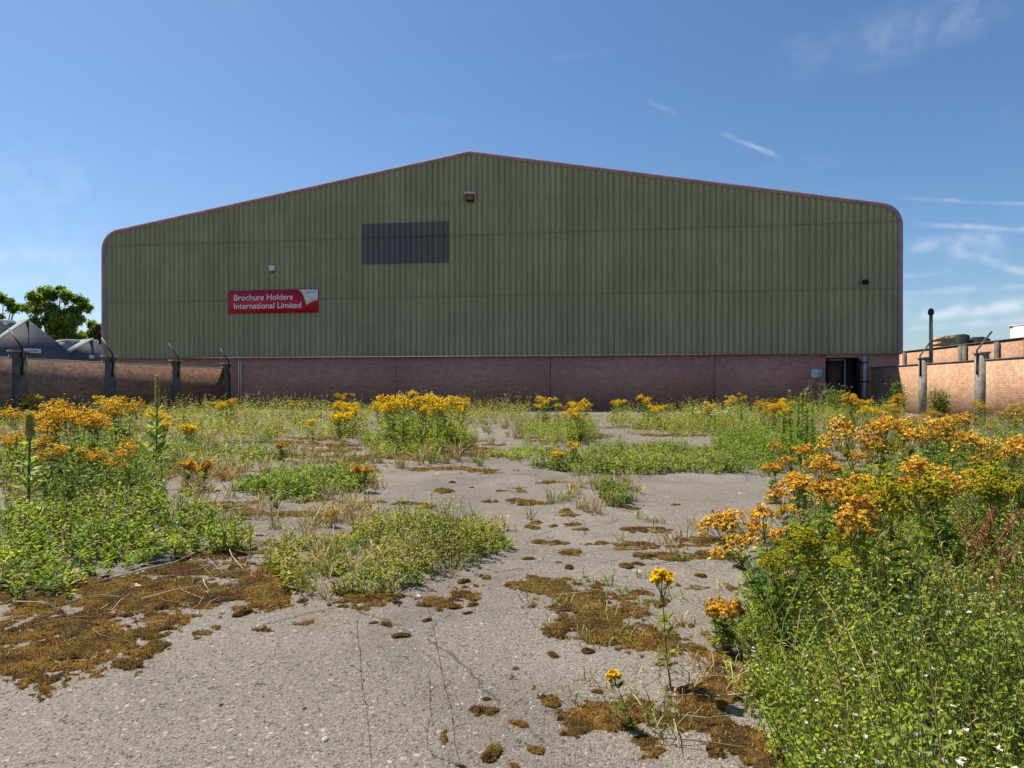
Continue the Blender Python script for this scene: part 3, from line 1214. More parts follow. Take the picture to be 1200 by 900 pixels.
# ---- ragwort: stems, ragged leaves and flat-topped flower heads
def ragwort_kit(H, nstem, tab, lod, seed, head=(.06, .105), leafy=1.0, lean=(.05, .28)):
    st, lf, heads = MB(), MB(), []
    r_ = np.random.default_rng(seed)
    for s in range(nstem):
        az = r_.uniform(0, 6.283)
        ln = r_.uniform(*lean) * (0.4 if nstem == 1 else 1)
        h = H * r_.uniform(.78, 1.0)
        b = np.array([math.cos(az) * .025, math.sin(az) * .025, 0])

        def P(t):
            return b + np.array([math.cos(az) * ln * h * t ** 1.6, math.sin(az) * ln * h * t ** 1.6, h * t])
        ts = np.linspace(0, .86, 6)
        pts = np.array([P(t) for t in ts])
        st.sticks(pts[:-1], pts[1:], .0042 - .0028 * ts[:-1], .0042 - .0028 * ts[1:], np.array((.16, .11, .05)) if r_.random() < .5 else np.array((.11, .14, .035)))
        # leaves
        nl = int((18 if lod == 0 else 11) * leafy)
        for k in range(nl):
            t = r_.uniform(.04, .84)
            a = k * 2.4 + r_.uniform(-.5, .5)
            e = R(r_.uniform(5, 50))
            L = (.115 - .06 * t) * r_.uniform(.75, 1.3) * (H / .8) ** .5
            d = np.array([math.cos(a) * math.cos(e), math.sin(a) * math.cos(e), math.sin(e)])
            sd = np.array([-math.sin(a), math.cos(a), 0])
            p0 = P(t)
            c = pick(GREENS[[0, 1, 2, 4, 3]], 1, .12)[0]
            if t < .3 and r_.random() < .5:
                c = pick(DRY, 1)[0] * .6
            pr = 5 if lod == 0 else 2
            PP, DD, LL = [], [], []
            for q in range(pr):
                u = (q + .6) / pr
                pp = p0 + d * L * u - np.array([0, 0, .30 * L * u * u])
                for sg_ in (-1, 1):
                    PP.append(pp)
                    DD.append(d * .55 + sd * sg_ + np.array([0, 0, r_.uniform(-.1, .35)]))
                    LL.append(L * (.42 if lod == 0 else .55) * (1.1 - .6 * abs(u - .55)))
            PP.append(p0)
            DD.append(d)
            LL.append(L * .95)
            LL = np.array(LL)
            lf.leaves(PP, DD, LL, LL * (.34 if lod == 0 else .42), np.clip(c * r_.normal(1, .1, (len(LL), 1)), .004, .9))
        # flower head
        fm = MB()
        Rr = r_.uniform(*head)
        cen = P(1.0)
        nb = 9
        anchor = P(.80)
        bl = []
        for q in range(nb):
            a = q * 2.4 + r_.uniform(-.3, .3)
            rr = Rr * math.sqrt((q + .4) / nb)
            bl.append(cen + np.array([math.cos(a) * rr, math.sin(a) * rr, .6 * Rr * (1 - (rr / Rr) ** 2) + r_.uniform(-.45, .12) * Rr]))
        bl = np.array(bl)
        st.sticks(np.tile(P(.83) * .5 + anchor * .5, (nb, 1)) + r_.normal(0, .006, (nb, 3)), bl - [0, 0, .008], .0016, .0011, np.array((.14, .15, .04)))
        nf = 14 if lod == 0 else 8
        idx = np.repeat(np.arange(nb), nf)
        fc = bl[idx] + r_.normal(0, 1, (len(idx), 3)) * np.array([Rr * .19, Rr * .19, Rr * .19])
        fr_ = (.0122 if lod == 0 else .0150) * r_.uniform(.7, 1.25, len(idx))
        hue = tab[r_.integers(0, len(tab), len(idx))] * r_.normal(1, .12, (len(idx), 1))
        npet = 7 if lod == 0 else 5
        for q in range(npet):
            a = q * 6.283 / npet + r_.uniform(-.4, .4, len(idx))
            e = r_.uniform(.1, 1.35, len(idx))
            D = np.stack([np.cos(a) * np.cos(e), np.sin(a) * np.cos(e), np.sin(e)], 1)
            fm.leaves(fc, D, fr_ * r_.uniform(.8, 1.3, len(idx)), fr_ * (.85 if lod == 0 else .66), np.clip(hue * r_.normal(1, .12, (len(idx), 1)), .01, .95), fold=.05)
        # buds and dark hearts under the petals
        D = np.stack([r_.normal(0, .3, len(idx)), r_.normal(0, .3, len(idx)), -np.ones(len(idx))], 1)
        fm.leaves(fc + [0, 0, .002], D, fr_ * 1.2, fr_ * .6, np.array((.13, .12, .03)))
        heads.append(fm)
    return st, lf, heads


KITS = {}


def make_kits(key, n, hs, stems, tab, lod, seed, **kw):
    KITS[key] = []
    for i in range(n):
        st, lf, hd = ragwort_kit(hs[i % len(hs)], stems[i % len(stems)], tab, lod, seed + i, **kw)
        KITS[key].append((hs[i % len(hs)], st.mesh('stem', M['stem']), lf.mesh('leaves', M['leaf']), [h_.mesh('flower_head', M['petal']) for h_ in hd]))


make_kits('near_orange', 6, [.8, .75, .82], [3, 2, 4], ORA, 0, 100, head=(.060, .100), lean=(.08, .34))
make_kits('near_lime', 3, [.75, .7], [3, 4], LIM, 0, 150, head=(.06, .10))
make_kits('mid_orange', 6, [.75, .65, .7], [4, 3, 5], ORA, 1, 200)
make_kits('mid_gold', 6, [.75, .65, .7], [4, 3, 5], GOL, 1, 250)
make_kits('low_gold', 3, [.35, .3], [3, 4], GOL, 1, 650, head=(.045, .07))
make_kits('mid_yellow', 7, [.75, .65, .8], [4, 3, 5], YEL, 1, 300)
make_kits('near_single', 2, [.4], [1], YEL, 0, 400, head=(.03, .04), leafy=.8)
make_kits('low_yellow', 4, [.35, .3], [3, 4], YEL, 1, 500, head=(.045, .07))
make_kits('low_orange', 4, [.35, .3], [3, 4], ORA, 0, 600, head=(.04, .07))
NRAG = 0


def ragwort(key, X, Y, h, label, group=None, lean=(0, 0), cat='ragwort'):
    global NRAG
    H0, st, lf, hd = KITS[key][NRAG % len(KITS[key])]
    NRAG += 1
    o = empty('ragwort', (X, Y, 0), random.uniform(0, 6.28), label=label, cat=cat, group=group)
    o.rotation_euler = (lean[0], lean[1], random.uniform(0, 6.28))
    o.rotation_mode = 'ZXY'
    s = h / H0
    o.scale = (s, s, s)
    child('stem', st, o)
    child('leaves', lf, o)
    for q in hd:
        child('flower_head', q, o)
    return o


ORD = 'first second third fourth fifth sixth seventh eighth ninth tenth eleventh twelfth thirteenth fourteenth fifteenth sixteenth seventeenth eighteenth nineteenth twentieth'.split()


def nth(i, n, label):
    """place in its row, counted from the left"""
    return ('leftmost ' if i == 0 else 'rightmost ' if i == n - 1 else ORD[i] + ' from left, ') + label


def rag_zone(x0, x1, y0, y1, n, h0, h1, keys, label, group, gap=.0):
    """plants spread over a measured strip of ground, evenly jittered in the strip"""
    if y1 < 525:                         # far rows stand in uneven clumps
        cs = [(random.uniform(x0, x1), random.uniform(y0, y1)) for _ in range(max(2, n // 3))]
        pts = []
        for i in range(n):
            c = random.choice(cs)
            pts.append((min(max(random.gauss(c[0], 7), x0), x1), min(max(random.gauss(c[1], (y1 - y0) * .12), y0), y1)))
        pts.sort()
    else:
        pts = [(x0 + (x1 - x0) * (i + .2 + .6 * random.random()) / n, random.uniform(y0, y1)) for i in range(n)]
    for i, (px, py) in enumerate(pts):
        X, Y = gnd(px, py)
        ragwort(random.choice(keys), X, Y, random.uniform(h0, h1), nth(i, n, label), group)


rag_zone(22, 158, 538, 585, 12, .72, .92, ['mid_gold', 'mid_orange', 'mid_gold'], 'tall ragwort of the dense left stand before the dark wall', 'ragwort stand at the left')
rag_zone(50, 160, 588, 602, 5, .42, .56, ['mid_gold', 'mid_orange'], 'shorter ragwort at the front of the dense left stand', 'front of the left ragwort stand')
rag_zone(0, 40, 560, 590, 4, .45, .6, ['mid_gold'], 'short orange ragwort at the picture edge behind the near mullein', 'short ragwort at the left edge')
rag_zone(0, 275, 494, 506, 14, .5, .85, ['mid_yellow', 'mid_gold', 'mid_yellow'], 'ragwort in the row along the dark wall foot', 'ragwort along the dark left wall')
rag_zone(160, 440, 498, 524, 18, .28, .55, ['mid_yellow', 'low_yellow', 'mid_gold'], 'low ragwort in the far strip before the centre clump', 'low ragwort on the far left of the yard')
rag_zone(440, 542, 514, 536, 16, .70, .95, ['mid_yellow'], 'tall yellow ragwort of the big central clump', 'ragwort in the central clump')
rag_zone(380, 450, 503, 520, 8, .5, .75, ['mid_yellow'], 'ragwort on the left flank of the central clump', 'ragwort beside the central clump')
rag_zone(275, 440, 486, 492, 8, .45, .8, ['mid_yellow', 'mid_gold'], 'ragwort at the brick base between dark wall and central clump', 'ragwort at the left brick base')
rag_zone(820, 950, 486, 490, 9, .45, .8, ['mid_gold', 'mid_yellow'], 'ragwort touching the brick base left of the door notice', 'ragwort at the right brick base')
rag_zone(500, 615, 490, 499, 7, .5, .8, ['mid_yellow', 'mid_gold'], 'ragwort in the row behind the central clump', 'ragwort behind the central clump')
rag_zone(616, 692, 501, 520, 11, .52, .82, ['mid_yellow'], 'yellow ragwort in the loose group right of the yard centre', 'ragwort right of the centre')
rag_zone(698, 815, 490, 506, 11, .48, .82, ['mid_yellow'], 'ragwort on the far asphalt left of the daisies', 'ragwort before the plinth')
rag_zone(815, 960, 492, 512, 15, .48, .75, ['mid_gold', 'mid_yellow'], 'ragwort between the daisies and the doorway', 'ragwort left of the doorway')
rag_zone(962, 1075, 491, 505, 11, .5, .85, ['mid_yellow', 'mid_gold'], 'ragwort in front of the doorway and downpipe', 'ragwort before the doorway')
rag_zone(1010, 1215, 502, 530, 18, .42, .68, ['mid_gold', 'mid_orange', 'mid_yellow'], 'ragwort in the band before the sunlit wall', 'ragwort before the sunlit wall')
rag_zone(1010, 1210, 590, 650, 9, .68, .84, ['mid_orange', 'near_orange'], 'tall ragwort at the back of the right stand', 'ragwort at the back of the right stand')
rag_zone(930, 1010, 610, 650, 4, .55, .66, ['near_orange'], 'orange ragwort on the left flank of the right stand', 'ragwort on the flank of the right stand')
rag_zone(990, 1200, 690, 790, 8, .58, .74, ['near_orange', 'near_orange', 'near_lime'], 'tall ragwort rising from the big foreground bush', 'ragwort in the right foreground')
for (px, py, h, lx, ly, lab) in [(935, 700, .58, 0, -.22, 'orange ragwort at the left corner of the foreground bush, leaning over asphalt'), (950, 735, .56, .05, -.38, 'strongly leaning orange ragwort between two bent ones beside the foreground bush'),
                            (985, 720, .62, 0, -.2, 'slightly leaning orange ragwort inside the left part of the foreground bush'), (960, 690, .64, 0, -.1, 'nearly upright orange ragwort behind the leaning ones at the foreground bush'),
                            (930, 760, .60, .0, -.46, 'lowest bent orange ragwort, hanging furthest left over the asphalt edge'), (905, 715, .50, .0, -.30, 'short bent orange ragwort at the outer edge of the foreground bush'),
                            (1010, 740, .62, .1, -.18, 'orange ragwort leaning left out of the middle of the foreground bush')]:
    X, Y = gnd(px, py)
    ragwort('near_orange', X, Y, h, lab, None, (lx, ly))
for (px, py, h, key, lab) in [
        (425, 577, .26, 'low_orange', 'small lone orange ragwort on the left of the middle asphalt'),
        (218, 577, .30, 'low_orange', 'broad orange ragwort tuft right of the tall mullein foot'),
        (236, 574, .27, 'low_orange', 'smaller orange ragwort tuft beside the broad one right of the mullein'),
        (388, 618, .12, 'low_orange', 'tiny orange ragwort alone on asphalt behind the front weed patch'),
        (330, 540, .26, 'low_orange', 'small rust orange ragwort left of the middle weed mat'),
        (905, 590, .34, 'low_orange', 'orange ragwort in front of the tall green fleabane'),
        (655, 552, .22, 'low_yellow', 'low bright yellow ragwort at the left end of the green mat'),
        (672, 548, .30, 'low_yellow', 'taller bright yellow ragwort at the left end of the green mat'),
        (846, 420 + 345, .20, 'low_orange', 'lone yellow orange ragwort head beside the right foreground bush')]:
    X, Y = gnd(px, py)
    ragwort(key, X, Y, h, lab)
for (px, py, h, ly, lab) in [(778, 805, .38, -.15, 'spindly yellow ragwort with a bare stem on the front asphalt'),
                             (745, 852, .22, -.35, 'spindly ragwort bent to the left near the bottom edge')]:
    X, Y = gnd(px, py)
    ragwort('near_single', X, Y, h, lab, None, (0, ly))


# ---- mulleins
def mullein(X, Y, h, label, spike=.34, thick=.022):
    o = empty('mullein', (X, Y, 0), label=label, cat='mullein')
    m = MB()
    m.tube([(0, 0, 0), (.01, 0, h * .5), (.015, 0, h * (1 - spike) + .01)], [.012, .009, .009], (.10, .15, .045), 6)
    m.build('stem', M['stem'], o)
    m = MB()
    z0 = h * (1 - spike)
    m.tube([(.015, 0, z0), (.015, 0, z0 + .05), (.015, 0, h - .04), (.012, 0, h)], [.012, thick, thick * .85, .007], (.36, .34, .15), 8)
    k = 520
    t = rng.uniform(0, 1, k)
    a = rng.uniform(0, 6.283, k)
    rr = thick * (.95 - .15 * t)
    P = np.stack([.015 + np.cos(a) * rr, np.sin(a) * rr, z0 + .03 + t * (h - z0 - .05)], 1)
    D = np.stack([np.cos(a), np.sin(a), rng.uniform(.1, .9, k)], 1)
    m.leaves(P, D, .016, .012, pick(np.array([(.46, .44, .19), (.33, .34, .12), (.56, .52, .24), (.26, .27, .10)]), k))
    m.build('flower_spike', M['petal'], o)
    m = MB()
    k = 46
    t = np.sort(rng.uniform(0.02, 1 - spike, k))
    a = np.arange(k) * 2.4
    e = rng.uniform(.15, .9, k)
    P = np.stack([np.zeros(k), np.zeros(k), t * h], 1)
    D = np.stack([np.cos(a) * np.cos(e), np.sin(a) * np.cos(e), np.sin(e)], 1)
    L = (.24 - .20 * t) * (h / 1.1)
    m.leaves(P, D, L, L * .34, pick(np.array([(.25, .34, .13), (.20, .32, .08), (.30, .38, .17)]), k), fold=.2)
    m.build('leaves', M['leaf'], o)
    return o


X, Y = gnd(183, 545)
mullein(X, Y, 1.22, 'tall mullein with a smooth pale spike standing before the dark left wall', .40, .021)
X, Y = gnd(33, 600)
mullein(X, Y, .85, 'shorter mullein with a rough green spike at the left edge', .30, .026)


# ---- tall green leafy spires
def spire_kit(h, seed):
    m, s = MB(), MB()
    n = 190
    s.tube([(0, 0, 0), (.02, 0, h * .5), (.0, .02, h)], [.006, .005, .002], (.09, .16, .03), 5)
    t = rng.uniform(.05, 1, n)
    a = rng.uniform(0, 6.283, n)
    e = rng.uniform(.2, 1.1, n)
    P = np.stack([.01 * np.sin(t * 3), .01 * t, t * h], 1)
    D = np.stack([np.cos(a) * np.cos(e), np.sin(a) * np.cos(e), np.sin(e)], 1)
    m.leaves(P, D, .085 - .045 * t, .022, pick(GREENS[[1, 2, 3]], n))
    return m.mesh('leaves', M['leaf']), s.mesh('stem', M['stem'])


SP = [spire_kit(1.0, i) for i in range(3)]
for i, (px, py, h, lab, grp) in enumerate([(926, 545, 1.0, 'tall bright green fleabane spire in the cluster left of the doorway', 'fleabane cluster'), (936, 548, .9, None, None), (944, 546, 1.02, None, None), (951, 548, .84, None, None), (918, 548, .74, None, None), (939, 543, .95, None, None),
                                     (869, 505, .82, 'lone slim green fleabane spire behind the daisies', ''), (812, 500, .66, 'short green spire left of the white daisies', ''), (215, 512, .5, 'pale green leafy spire behind the tall mullein', ''),
                                     (265, 505, .62, 'green leafy spire before the last pillar of the dark wall', '')]):
    if lab is None:
        lab, grp = 'tall bright green fleabane spire in the cluster left of the doorway', 'fleabane cluster'
    if grp:
        lab = {926: 'tall fleabane spire at the left of the cluster before the door notice', 936: 'middle sized fleabane spire in the middle of the cluster', 944: 'tallest fleabane spire, right of the cluster middle',
               951: 'rightmost fleabane spire of the cluster', 918: 'shortest fleabane spire, far left of the cluster', 939: 'fleabane spire standing behind the cluster middle'}[px]
    X, Y = gnd(px, py)
    o = empty('fleabane', (X, Y, 0), random.uniform(0, 6), label=lab, cat='weed', group=grp or None)
    o.scale = (1, 1, h)
    a, b = SP[i % 3]
    child('leaves', a, o)
    child('stem', b, o)

# ---- white daisies
k_l, k_s, k_f = MB(), MB(), MB()
n = 16
A = np.zeros((n, 3)) + rng.normal(0, .03, (n, 3)) * [1, 1, 0]
B = A + np.stack([rng.normal(0, .10, n), rng.normal(0, .10, n), rng.uniform(.35, .6, n)], 1)
k_s.sticks(A, B, .003, .002, np.array((.10, .14, .04)))
for q in range(9):
    a = q * .698 + rng.uniform(-.1, .1, n)
    D = np.stack([np.cos(a), np.sin(a), rng.uniform(-.2, .3, n)], 1)
    k_f.leaves(B, D, .030, .015, np.array((.80, .80, .74)), tilt=.1)
k_f.leaves(B, np.tile([[0, 0, 1.0]], (n, 1)), .012, .016, np.array((.7, .48, .03)))
sprigs(k_l, A[:, 0], A[:, 1], rng.uniform(.2, .4, n), 12, .05, .012, GREENS)
DM = (k_s.mesh('stem', M['stem']), k_l.mesh('leaves', M['leaf']), k_f.mesh('flowers', M['petal']))
for i in range(7):
    px = 818 + i * 6.5
    X, Y = gnd(px, random.uniform(494, 502))
    o = empty('daisy', (X, Y, 0), random.uniform(0, 6), label=nth(i, 7, 'white daisy plant in the far clump before the brick base'), cat='daisy', group='white daisies before the plinth')
    o.scale = (1, 1, random.uniform(.75, 1.1))
    child('stem', DM[0], o)
    child('leaves', DM[1], o)
    child('flowers', DM[2], o)


# ---- shrubs and dead stuff in the corner
def bush(name, X, Y, h, w, n, leaf, cols, label, cat='bush', twigs=10, twig_c=(.09, .07, .05)):
    o = empty(name, (X, Y, 0), label=label, cat=cat)
    m = MB()
    az = rng.uniform(0, 6.283, twigs)
    r = rng.uniform(.2, .9, twigs) * w
    T = np.stack([np.cos(az) * r, np.sin(az) * r, rng.uniform(.55, 1.0, twigs) * h], 1)
    Md = T * np.array([.45, .45, .6])
    m.sticks(np.zeros((twigs, 3)), Md, .012, .008, np.array(twig_c))
    m.sticks(Md, T, .008, .003, np.array(twig_c))
    for q in range(3):
        E = Md + (T - Md) * rng.uniform(.1, .9, (twigs, 1))
        m.sticks(E, E + rng.normal(0, .16 * h, (twigs, 3)) + [0, 0, .12 * h], .005, .002, np.array(twig_c))
    m.build('branches', M['stem'], o)
    if n:
        m = MB()
        i = rng.integers(0, twigs, n)
        P = T[i] * rng.uniform(.35, 1.0, (n, 1)) + rng.normal(0, .09, (n, 3)) * [1, 1, .8]
        P[:, 2] = np.maximum(P[:, 2], .03)
        m.leaves(P, rng.normal(0, 1, (n, 3)), leaf * rng.uniform(.6, 1.3, n), leaf * .45, pick(cols, n, .2), tilt=.8)
        m.build('leaves', M['leaf'], o)
    return o


X, Y = gnd(978, 489)
bush('shrub', X, Y, 1.15, .55, 900, .08, GREENS, 'leafy green shrub with bare twigs in front of the doorway', 'shrub', 14, (.22, .18, .13))
X, Y = gnd(957, 486)
bush('dead_shrub', X, Y, 1.3, .65, 0, .05, GREENS, 'pale leafless dead shrub under the blue door notice', 'shrub', 12, (.34, .29, .22))
X, Y = gnd(1030, 487)
bush('bramble', X, Y, .95, .55, 300, .06, np.array([(.025, .03, .028), (.04, .045, .04)]), 'dark dead bramble in the shaded corner right of the downpipe', 'bramble', 26, (.05, .05, .06))
X, Y = gnd(1052, 489)
bush('shrub', X, Y, 1.35, .25, 700, .08, GREENS[[0, 1, 4]], 'narrow green shrub on the shadow edge of the sunlit wall', 'shrub', 8)
X, Y = gnd(1102, 497)
bush('shrub', X, Y, 1.1, .38, 1400, .07, np.array([(.16, .19, .03), (.22, .22, .035), (.12, .16, .03)]), 'yellow green leafy shrub against the sunlit brick wall', 'shrub', 12)
X, Y = gnd(123, 498)
bush('dead_thistle', X, Y, .75, .5, 260, .05, np.array([(.30, .24, .26), (.20, .15, .14), (.42, .36, .36)]), 'withered purple grey thistle behind the left ragwort stand', 'thistle', 26, (.13, .10, .09))
X, Y = gnd(481, 497)
bush('dead_thistle', X, Y, 1.0, .32, 90, .045, np.array([(.45, .40, .33), (.32, .28, .22)]), 'pale dead thistle rising behind the big central clump', 'thistle', 16, (.25, .22, .18))
for (px, lab) in [(592, 'brown dead dock stalk by the brick base behind the centre'), (575, 'second brown dead stalk by the brick base, left of the dock'), (668, 'reddish dead dock stalk right of the plinth joint')]:
    X, Y = gnd(px, 489)
    bush('dead_stalk', X, Y, .8, .2, 160, .04, np.array([(.18, .10, .06), (.28, .19, .11)]), lab, 'dead weed', 8, (.2, .14, .09))


# ---- weed patches
def scatter(poly, dens, edge=14, seed=0, thin=.42):
    P = np.array([gnd(px, py) for px, py in poly])
    x0, y0 = P.min(0) - .3
    x1, y1 = P.max(0) + .3
    n = int((x1 - x0) * (y1 - y0) * dens)
    X, Y = rng.uniform(x0, x1, n), rng.uniform(y0, y1, n)
    px, py = to_pix(X, Y)
    zc = F * CAMH / (py - HZ)
    sc = np.clip(4.0 / zc, .15, 1.6)
    wx = (fbm(X * 1.4, Y * 1.4, seed + 3) - .5) * edge * 3.2 * sc + rng.normal(0, edge * .25, n) * sc
    wy = (fbm(X * 1.4 + 50, Y * 1.4, seed + 8) - .5) * edge * 1.6 * sc + rng.normal(0, edge * .10, n) * sc
    k = inpoly(px + wx, py + wy, poly)
    dn = fbm(X * 2.1, Y * 2.1, seed + 20)
    k &= dn > thin - .10 + rng.normal(0, .06, n)
    return X[k], Y[k], dn[k]


PATCHES = [
    # polygon, density, h0,h1, leaves, L, W, colours, label, top tint
    ([(0, 605), (60, 590), (150, 582), (190, 585), (178, 612), (240, 610), (300, 628), (292, 650), (215, 655), (150, 668), (60, 700), (0, 712)], 420, .07, .21, 12, .038, .018, GREENS[[0, 1, 2, 3]], 'broad bright green weed patch spreading over the left edge of the yard', None),
    ([(40, 560), (165, 548), (192, 575), (170, 602), (60, 606)], 260, .2, .42, 13, .045, .018, GREENS[[0, 1, 4]], 'deep green weed patch under the left ragwort stand', None),
    ([(300, 655), (400, 625), (470, 618), (590, 622), (598, 648), (545, 668), (500, 688), (470, 706), (400, 702), (330, 690)], 400, .05, .22, 13, .032, .015, GREENS[[1, 2, 3, 5]], 'yellow green weed patch on the front asphalt left of centre', (.30, .27, .07)),
    ([(268, 575), (330, 556), (400, 552), (440, 560), (420, 580), (330, 590)], 420, .05, .16, 9, .045, .02, GREENS[[0, 1, 2]], 'low bright green weed mat on the left behind the front patch', None),
    ([(618, 548), (665, 535), (760, 526), (860, 530), (865, 552), (800, 557), (700, 560)], 300, .06, .20, 8, .055, .022, GREENS[[1, 2, 4, 5]], 'long low green mat across the middle right of the asphalt', (.22, .24, .10)),
    ([(694, 583), (715, 578), (730, 588), (722, 597), (698, 594)], 800, .10, .25, 12, .036, .016, GREENS[[0, 1, 2]], 'small upright green weed tuft alone on the central asphalt', None),
    ([(835, 520), (900, 515), (960, 520), (968, 552), (900, 560), (850, 556)], 200, .12, .36, 9, .055, .02, GREENS[[1, 2, 4]], 'green weed patch around the tall fleabane spires', None),
    ([(425, 520), (470, 510), (545, 512), (550, 530), (500, 540), (440, 538)], 140, .15, .50, 11, .06, .022, GREENS[[1, 2, 3]], 'bright green undergrowth beneath the big central ragwort clump', None),
    ([(1012, 526), (1060, 521), (1070, 532), (1025, 537)], 200, .06, .18, 8, .05, .022, GREENS[[1, 2]], 'small bright green patch in front of the sunlit wall', None),
    ([(170, 505), (300, 500), (420, 502), (430, 516), (300, 522), (180, 520)], 60, .12, .38, 9, .07, .022, GREENS[[1, 2, 3, 5]], 'ragged green strip across the far left of the yard', (.30, .28, .10)),
    ([(160, 530), (250, 526), (330, 535), (300, 550), (200, 552)], 130, .06, .22, 8, .055, .02, GREENS[[0, 1, 3]], 'thin green weed patch right of the tall mullein', None),
    ([(570, 532), (640, 526), (660, 534), (600, 540)], 200, .05, .12, 7, .05, .02, GREENS[[1, 2, 5]], 'thin low green strip left of the long green mat', None),
    ([(745, 503), (815, 498), (900, 502), (905, 514), (800, 515)], 60, .12, .36, 8, .07, .025, GREENS[[1, 2, 3]], 'far green patch under the white daisies', (.3, .28, .1)),
    ([(0, 487), (280, 484), (620, 484), (625, 500), (300, 506), (0, 515)], 17, .25, .62, 10, .08, .026, GREENS[[1, 2, 3, 5]], 'tall ragged weeds along the whole far left brick base', (.34, .33, .16)),
    ([(800, 486), (960, 484), (1010, 487), (1060, 488), (1060, 497), (960, 502), (800, 497)], 30, .2, .55, 10, .08, .026, GREENS[[1, 2, 3]], 'weeds along the brick base before the doorway', (.32, .31, .14)),
    ([(0, 535), (168, 525), (186, 556), (60, 566), (0, 592)], 120, .18, .48, 11, .055, .02, GREENS[[0, 1, 2, 3]], 'green undergrowth inside the back of the left ragwort stand', (.3, .3, .08)),
    ([(612, 508), (650, 498), (695, 502), (700, 520), (660, 528), (615, 524)], 70, .15, .45, 11, .06, .022, GREENS[[1, 2, 3]], 'fresh green undergrowth of the loose ragwort group right of the centre', (.3, .3, .08)),
    ([(700, 496), (740, 489), (815, 489), (820, 503), (740, 508)], 26, .15, .45, 10, .08, .025, GREENS[[1, 2, 3]], 'thin weeds on the far asphalt left of the daisies', (.33, .31, .12)),
    ([(1085, 560), (1215, 545), (1215, 640), (1010, 660), (985, 628), (1020, 590)], 240, .25, .52, 14, .045, .016, GREENS[[0, 1, 2, 3]], 'green undergrowth at the back of the right ragwort stand', None),
]
FLECK = MB()
for i, (poly, dens, h0, h1, k, L, W, cols, lab, top) in enumerate(PATCHES):
    X, Y, dn = scatter(poly, dens, 14, i * 31, thin=.52 if max(q_[1] for q_ in poly) < 524 else .42)
    o = empty('weed_patch', (0, 0, 0), label=lab, cat='weeds', group='green weed patches on the yard')
    cl = fbm(X * 1.7, Y * 1.7, i * 31 + 71, 3)
    hh = (h0 + (h1 - h0) * np.clip((dn - .32) / .3, 0, 1) * rng.uniform(.4, 1.2, len(X))) * (.55 + .9 * np.clip((cl - .25) / .5, 0, 1))
    m, s = MB(), MB()
    sprigs(m, X, Y, hh, k, L, W, cols, lean=.6, top_c=top, sb=s, hue=(X, Y))
    cx, cy = X.mean(), Y.mean()
    o.location = (cx, cy, 0)
    m.build('leaves', M['leaf'], o, loc=(-cx, -cy, 0))['kind'] = 'stuff'
    s.build('stem', M['stem'], o, loc=(-cx, -cy, 0))['kind'] = 'stuff'

# big bush in the right foreground
bushp = [(880, 720), (915, 668), (985, 640), (1215, 625), (1400, 700), (1500, 1000), (1400, 1200), (1000, 1200), (945, 905), (900, 840), (868, 770)]
rag_zone(900, 1010, 715, 765, 4, .36, .5, ['near_lime'], 'low yellow green budding ragwort at the left of the foreground bush', 'budding ragwort in the foreground bush')
X, Y, dn = scatter(bushp, 1300, 34, 777, thin=.36)
px, py = to_pix(X, Y)
dist_edge = np.clip((px - 870) / 210, .0, 1)
hh = (.09 + .36 * dist_edge * np.clip(dn * 1.6, .4, 1.2)) * rng.uniform(.45, 1.1, len(X)) * (.45 + 1.1 * fbm(X * 4.2, Y * 4.2, 808, 3))
o = empty('foreground_bush', (1.6, 2.4, 0), label='large dense green leafy bush filling the right foreground', cat='bush')
m, s, f = MB(), MB(), MB()
sprigs(m, X, Y, hh, 20, .0165, .0115, np.concatenate([GREENS[[0, 1, 2, 2, 3]] * 1.25, [(.36, .44, .13), (.42, .46, .11), (.28, .40, .08)]]), lean=.9, sb=s, el=(-25, 75), hue=(X, Y), tilt=.9, stem_c=(.16, .20, .06), top_c=(.30, .38, .07))
sel = (rng.random(len(X)) < .08) & (fbm(X * 2.5, Y * 2.5, 4242, 3) > .42)
sprigs(m, X[sel], Y[sel], hh[sel] * 1.25 + .05, 22, .034, .0065, np.array([(.26, .30, .05), (.20, .28, .05), (.32, .31, .07)]), lean=.8, sb=s, el=(10, 65), stem_c=(.26, .20, .08))
m.build('leaves', M['leaf'], o, loc=(-1.6, -2.4, 0))['kind'] = 'stuff'
s.build('stem', M['stem'], o, loc=(-1.6, -2.4, 0))['kind'] = 'stuff'
q = rng.choice(len(X), 800, replace=False)
for k in range(5):
    a = k * 1.2566 + rng.uniform(-.2, .2, len(q))
    P = np.stack([X[q], Y[q], hh[q] + .01], 1)
    f.leaves(P, np.stack([np.cos(a), np.sin(a), rng.uniform(-.3, .7, len(q))], 1), .007 * rng.uniform(.6, 1.3, len(q)), .006, pick(np.array([(.76, .66, .74), (.82, .80, .78), (.62, .46, .66)]), len(q)))
f.build('flowers', M['petal'], o, loc=(-1.6, -2.4, 0))
print('bush sprigs', len(X))

